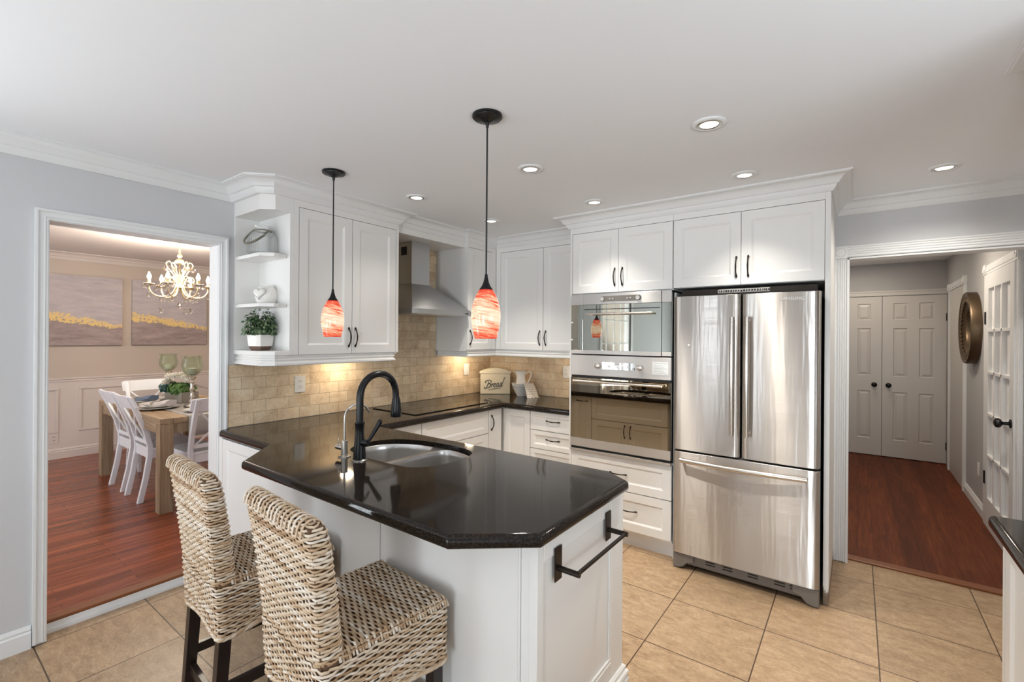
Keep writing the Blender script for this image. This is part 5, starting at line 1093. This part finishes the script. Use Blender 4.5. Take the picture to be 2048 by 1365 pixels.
def make_chair(label, loc, rz):
    t = thing('dining_chair', label, 'dining chair', loc, rz, group='white cross back dining chairs')
    W2 = .168
    yb = lambda z: float(np.interp(z, [0, .20, .40, .47, .60, .75, .915], [0, .040, .068, .068, .040, -.015, -.085]))
    for sx in (-1, 1):
        b = MB(); bar(b, [(sx * W2, yb(z), z) for z in (0, .1, .2, .3, .40, .47, .54, .60, .68, .75, .83, .905)], .034, .040); obj('rear_leg', b, 'chairwhite', t, bevel=.003)
        b = MB(); b.loft([[(sx * (W2 + .012) + a * w, .425 + c * w, z) for a, c in ((-1, -1), (1, -1), (1, 1), (-1, 1))] for z, w in ((0, .014), (.43, .021))]); obj('front_leg', b, 'chairwhite', t, bevel=.003)
    b = MB(); pl = round_poly([(-.185, .055), (.185, .055), (.205, .455), (-.205, .455)], [.01, .01, .035, .035], 5); b.prism(pl, .432, .456); obj('seat', b, 'chairwhite', t, bevel=.005)
    b = MB(); b.box(-.165, .165, .415, .433, .365, .432); b.box(-.165, .165, .060, .078, .365, .432)
    for sx in (-1, 1): b.box(sx * .160, sx * .178, .08, .42, .365, .432)
    obj('apron', b, 'chairwhite', t, bevel=.002)
    b = MB(); K = 12; rings = []
    for i in range(K + 1):
        x = lerp(-.212, .212, i / K); cv = -.030 * (1 - (2 * i / K - 1) ** 2) + .012; r = []
        for z, d in ((.800, .010), (.915, .010), (.915, -.010), (.800, -.010)): r.append((x, yb(z) + cv + d, z - (.010 if i in (0, K) and z > .9 else 0) + (.012 if i in (0, K) and z < .9 else 0)))
        rings.append(r)
    b.loft(rings); obj('top_rail', b, 'chairwhite', t, bevel=.004)
    for sgn in (-1, 1):
        b = MB(); n_ = 10; rings = []
        for i in range(n_ + 1):
            u = i / n_; z = lerp(.50, .805, u); x = sgn * lerp(-.150, .150, u); y = yb(z) + sgn * .004 - .012 * math.sin(math.pi * u); rings.append([(x - .011, y - .008, z), (x + .011, y - .008, z), (x + .011, y + .008, z), (x - .011, y + .008, z)])
        b.loft(rings); obj('cross_brace', b, 'chairwhite', t, bevel=.002)
    b = MB(); b.box(-.152, .152, yb(.52) - .010, yb(.52) + .010, .485, .520); obj('lower_rail', b, 'chairwhite', t, bevel=.003)
    for sx in (-1, 1):
        b = MB(); b.box(sx * .165 - .009, sx * .165 + .009, .06, .42, .16, .19)
    return t
CL = ['white cross back dining chair on the near long side, closer to the kitchen opening', 'white cross back dining chair on the near long side, nearer the paintings', 'white cross back dining chair at the far table head, below the paintings', 'white cross back dining chair at the near table head, cut by the casing']
ch = make_chair(CL[0], (-1.885, 1.300, DZF), 0)
for l, loc, rz in ((CL[1], (-2.365, 1.302, DZF), math.radians(1)), (CL[2], (-3.245, 1.77, DZF), -A90), (CL[3], (-1.200, 1.685, DZF), A90)):
    c = dup(ch); c['label'] = l; c.location = loc; c.rotation_euler = (0, 0, rz)
# ---- table setting
TZ = DZF + .757
t = thing('table_runner', 'grey cloth runner hanging over the near end of the dining table', 'table runner', (0, 0, 0))
b = MB(); xs = [-3.02] + list(np.linspace(-2.95, -1.31, 18)); path = [(x, TZ + .0035) for x in xs] + [(-1.278, TZ + .0030), (-1.2735, TZ - .006), (-1.2725, TZ - .05), (-1.271, TZ - .12), (-1.270, TZ - .165)]
P_ = [(x, z) for x, z in path]; rows_ = []
for i, (x, z) in enumerate(P_):
    rows_.append([(x, 1.505 + .40 * j / 12 , z + (.001 * math.sin(j * 1.7 + x * 9) if z > TZ else 0)) for j in range(13)])
b.loft(rows_, cap=False, closed=False); o = obj('cloth', b, 'runner', t, smooth=True); md = o.modifiers.new('thick', 'SOLIDIFY'); md.thickness = .0025; md.offset = 1
def plate(r): return [(0, .004), (r * .62, .004), (r * .70, .006), (r, .018), (r + .001, .021), (r * .97, .021), (r * .68, .010), (r * .6, .008), (0, .008)]
def setting(x, y, z, lab1, lab2, lab3, cloth, rot, charger=True):
    zb = z
    if charger:
        t = thing('charger_plate', lab1, 'plate', (x, y, zb)); b = MB(); b.lathe([(0, .0005), (.11, .0005), (.15, .010), (.162, .014), (.160, .017), (.11, .007), (0, .006)], n=48); obj('plate_body', b, 'porcelain', t, smooth=True); zb += .0065
    t = thing('dinner_plate', lab2, 'plate', (x, y, zb)); b = MB(); b.lathe([(0, .0005), (.075, .0005), (.105, .018), (.128, .022), (.126, .026), (.10, .022), (.072, .008), (0, .007)], n=48); obj('plate_body', b, 'porcelain', t, smooth=True)
    t = thing('napkin', lab3, 'napkin', (x, y, zb + .012), rot)
    b = MB(); rings = []
    for i in range(19):
        u = i / 18; xx = lerp(-.135, .155, u); w = .030 + .030 * abs(2 * u - 1) ** 1.4; lift = .010 + .020 * u * u + .004 * math.sin(u * 9); r = []
        for k in range(18): a = 2 * math.pi * k / 18; r.append((xx, w * math.cos(a) * (1 + .12 * math.sin(5 * a + u * 5)), lift + .004 + (.016 + .012 * u) * math.sin(a) * (1 + .15 * math.sin(7 * a + 3 * u))))
        rings.append(r)
    b.loft(rings); obj('cloth', b, cloth, t, smooth=True)
    b = MB(); b.lathe([(.030, -.014), (.034, -.014), (.034, .014), (.030, .014), (.030, -.014)], n=24); b.xf(Matrix.Translation((-.03, 0, .020)) @ Matrix.Rotation(A90, 4, 'Y') @ Matrix.Scale(.75, 4, Vector((1, 0, 0)))); obj('napkin_ring', b, 'boxwood', t, smooth=True)
setting(-1.93, 1.478, TZ + .0066, 'white charger plate nearest the kitchen on the timber table', 'white dinner plate on the nearest charger plate', 'rolled white linen napkin on the nearest dinner plate', 'linen', math.radians(25))
setting(-2.42, 1.478, TZ + .0066, 'white charger plate behind the nearest place setting', 'white dinner plate holding the denim napkin', 'rolled denim blue napkin behind the white napkin', 'denim', math.radians(30))
t = thing('side_plate', 'small white plate on the runner behind the near head chair', 'plate', (-1.47, 1.63, TZ + .008)); b = MB(); b.lathe(plate(.095), n=40); obj('plate_body', b, 'porcelain', t, smooth=True)
t = thing('flower_box', 'grey washed wooden box of white flowers in the table middle', 'flower box', (-2.33, 1.80, TZ + .0065))
b = MB(); b.box(-.22, .22, -.075, .075, 0, .012); b.box(-.22, .22, -.075, -.062, .012, .10); b.box(-.22, .22, .062, .075, .012, .10); b.box(-.22, -.207, -.062, .062, .012, .10); b.box(.207, .22, -.062, .062, .012, .10); obj('box', b, 'boxwood', t, bevel=.002)
def blob(cx, cy, cz, rx, ry, rz_):
    def fn(rg):
        d = Vector((rg.gauss(0, 1), rg.gauss(0, 1), rg.gauss(0, 1))).normalized(); r = rg.uniform(.5, 1) ** .5; return Vector((cx + d.x * rx * r, cy + d.y * ry * r, max(.02, cz + d.z * rz_ * r))), d
    return fn
b, tint = leaf_cloud(300, blob(.06, -.02, .125, .17, .11, .06), .024, 4, elong=.55); obj('green_leaves', b, 'leafgreen', t, smooth=True)
b, tint = leaf_cloud(170, blob(-.19, -.05, .125, .10, .08, .06), .022, 6, elong=.55); obj('blue_leaves', b, 'leafblue', t, smooth=True)
fl = [(-.15, -.07, .185, .066), (-.06, -.075, .235, .072), (.03, -.055, .245, .070), (.11, -.01, .235, .064), (-.12, .03, .235, .064), (.0, .04, .265, .064), (-.21, -.04, .165, .056), (-.10, -.11, .165, .055), (.16, .0, .20, .055)]
for k, (x, y, z, r) in enumerate(fl):
    b = MB(); rg = random.Random(30 + k)
    for i in range(34):
        a = i * 2.39996; e = 1 - i / 34; rr = r * (.25 + .75 * math.sqrt(i / 34)); d = Vector((math.cos(a) * math.sqrt(max(0, 1 - e * e)), math.sin(a) * math.sqrt(max(0, 1 - e * e)), e)).normalized(); u = d.cross(Vector((0, 0, 1.001))).normalized(); v = u.cross(d); c = Vector((x, y, z)) + d * rr * .55; s_ = r * .42
        b.add([c, c + u * s_ * .6 + d * s_ * .3, c + d * s_ * 1.1 + v * s_ * .15, c - u * s_ * .6 + d * s_ * .3, c - v * s_ * .4], [(0, 1, 2), (0, 2, 3), (4, 1, 0), (4, 0, 3)])
    obj('flower', b, 'petal', t, smooth=True)
b = MB(); rg = random.Random(3)
for k in range(4): b.tube([(.12, 0, .12), (.22, .03 * k - .04, .14 + .01 * k), (.36 + .03 * k, .05 * k - .06, .135 + .02 * math.sin(k))], [.004, .003, .0015], 6)
obj('twig', b, 'twig', t)
def candle(loc, label, h):
    t = thing('candle_holder', label, 'candle holder', loc, group='mercury glass candle holders')
    prof = [(0, .0005), (.062, .0005), (.062, .012), (.045, .022), (.020, .034), (.028, .050), (.020, .064), (.014, .078), (.024, .095), (.014, .112), (.013, .150), (.023, .170), (.014, .188), (.014, .225), (.026, .242), (.016, .258), (.030, .275), (.036, .290), (.0, .292)]
    prof = [(r, z * h / .292) for r, z in prof]; b = MB(); b.lathe(prof, n=32); obj('stem', b, 'silver', t, smooth=True)
    b = MB(); b.lathe([(.0, .0), (.030, .002), (.055, .022), (.080, .058), (.088, .095), (.082, .130), (.074, .160), (.076, .178), (.083, .192), (.080, .193), (.072, .178), (.070, .160), (.078, .130), (.083, .095), (.075, .060), (.05, .026), (0, .006)], (0, 0, h), 48); obj('glass_cup', b, 'greenglass', t, smooth=True)
    b = MB(); b.lathe([(0, .008), (.036, .026), (.036, .075), (0, .076)], (0, 0, h), 24); obj('candle', b, 'petal', t, smooth=True)
candle((-1.81, 1.712, TZ + .0065), 'green glass candle holder on a silver stem, in front of the flowers', .277)
candle((-2.90, 1.862, TZ + .0065), 'green glass candle holder on a silver stem, behind the flowers', .262)
# ---- paintings
for y0, y1, z0, z1, mt_, lab in ((.93, 1.762, 1.352, 2.170, 'paint_a', 'mauve abstract canvas with a gold ridge, cut off by the door casing'), (1.860, 2.692, 1.352, 2.176, 'paint_b', 'mauve abstract canvas with a gold ridge, behind the chandelier')):
    b = MB(); b.box(0, .035, 0, y1 - y0, 0, z1 - z0); o = obj('painting', b, mt_, None, bevel=.002, loc=(DX + .002, y0, z0)); tag(o, lab, 'painting', 'gold ridge canvases')
# ---- chandelier
CX, CY = -2.07, 1.692
t = thing('chandelier', 'ivory gilt chandelier with candle bulbs and crystal drops over the dining table', 'chandelier', (CX, CY, 0))
b = MB(); b.lathe([(0, DC - .03), (.03, DC - .028), (.055, DC - .012), (.058, DC - .001), (0, DC - .001)], n=28); obj('canopy', b, 'ivory', t, smooth=True)
b = MB(); z = DC - .03; k = 0
while z > 2.265: 
    c = Vector((0, 0, z - .014)); u = Vector((1, 0, 0)) if k % 2 else Vector((0, 1, 0)); b.tube([tuple(c + u * .008 * math.cos(a) + Vector((0, 0, .016 * math.sin(a)))) for a in np.linspace(0, 2 * math.pi, 15)[:-1]], .0022, 6, closed=True); z -= .024; k += 1
obj('chain', b, 'ivory', t, smooth=True)
b = MB(); b.lathe([(0, 2.265), (.010, 2.262), (.020, 2.250), (.022, 2.238), (.012, 2.228), (.010, 2.215), (.030, 2.205), (.036, 2.190), (.030, 2.172), (.006, 2.165), (.006, 1.985), (.024, 1.978), (.034, 1.962), (.034, 1.940), (.018, 1.928), (.010, 1.905), (0, 1.900)][::-1], n=24); obj('stem', b, 'ivory', t, smooth=True)
def drop(b, p, s=1.0):
    x, y, z = p; s *= 1.25; b.lathe([(0, -.034 * s), (.011 * s, -.026 * s), (.0135 * s, -.017 * s), (.006 * s, -.004 * s), (0, 0)], (x, y, z), 7)
def beads(b, p, q, n, sag=0.0, r=.0042):
    for i in range(n): u = (i + .5) / n; b.sphere((lerp(p[0], q[0], u), lerp(p[1], q[1], u), lerp(p[2], q[2], u) - sag * math.sin(math.pi * u)), r, 6)
CR = MB(); NA = 6
for a_ in range(NA):
    a = 2 * math.pi * a_ / NA + .35; d = Vector((math.cos(a), math.sin(a), 0)); at_ = lambda r, z: tuple(d * r + Vector((0, 0, z)))
    b = MB(); q = [(.030, 1.960), (.045, 1.905), (.085, 1.862), (.140, 1.846), (.195, 1.862), (.228, 1.905), (.232, 1.945)]; b.tube([at_(r, z) for r, z in smooth_open(q, 4)], [.0065] * 25, 8)
    q = [(.028, 1.955), (.050, 2.02), (.075, 2.045), (.105, 2.038), (.118, 2.010), (.105, 1.992), (.092, 2.003)]; b.tube([at_(r, z) for r, z in smooth_open(q, 4)], .0045, 8)
    q = [(.016, 1.965), (.034, 2.03), (.066, 2.09), (.098, 2.135), (.102, 2.17), (.080, 2.185), (.066, 2.168)]; b.tube([at_(r, z) for r, z in smooth_open(q, 4)], .0050, 8)
    arm = obj('arm', b, 'ivory', t, smooth=True)
    b = MB(); b.lathe([(0, -.004), (.012, -.002), (.034, .010), (.046, .018), (.043, .020), (.014, .010), (.013, .055), (0, .056)], at_(.232, 1.945), 16); obj('candle_cup', b, 'ivory', arm, smooth=True)
    b = MB(); b.lathe([(0, .0), (.010, .002), (.0175, .018), (.017, .03), (.009, .052), (.002, .068), (0, .070)], at_(.232, 2.002), 14); obj('bulb', b, 'flame', arm, smooth=True)
    for k in range(4): e = a + .9 * (k - 1.5) * .9; drop(CR, (d.x * .232 + .044 * math.cos(e), d.y * .232 + .044 * math.sin(e), 1.962), 1.1)
    drop(CR, at_(.140, 1.842), 1.0); beads(CR, at_(.232, 1.944), at_(.232, 1.885), 4); drop(CR, at_(.232, 1.885), 1.2); drop(CR, at_(.104, 2.150), 1.5); drop(CR, at_(.115, 1.990), .9)
    d2 = Vector((math.cos(a + 2 * math.pi / NA), math.sin(a + 2 * math.pi / NA), 0)); beads(CR, at_(.150, 1.845), tuple(d2 * .150 + Vector((0, 0, 1.845))), 12, .045)
    if a_ % 2 == 0: beads(CR, at_(.140, 1.84), at_(.140, 1.745), 5); drop(CR, at_(.140, 1.745), 1.4)
    pd = bpy.data.lights.new('candle_bulb_light', 'POINT'); pd.energy = 12; pd.color = (1.0, 0.86, 0.70); pd.shadow_soft_size = .02; po = bpy.data.objects.new('candle_bulb_light', pd); COL.objects.link(po); po.location = Vector((CX, CY, 2.09)) + d * .232
beads(CR, (0, 0, 1.90), (0, 0, 1.80), 6); drop(CR, (0, 0, 1.80), 1.5); beads(CR, (.05, .03, 1.86), (.05, .03, 1.745), 5); CR.sphere((.05, .03, 1.725), .016, 8); CR.sphere((-.05, .0, 1.755), .016, 8); beads(CR, (-.05, 0, 1.87), (-.05, 0, 1.77), 5)
beads(CR, (0.0, 0, 2.15), (0.0, 0, 2.02), 1)
c = obj('crystal_drops', CR, 'crystal', t); c['kind'] = 'stuff'
#==END==
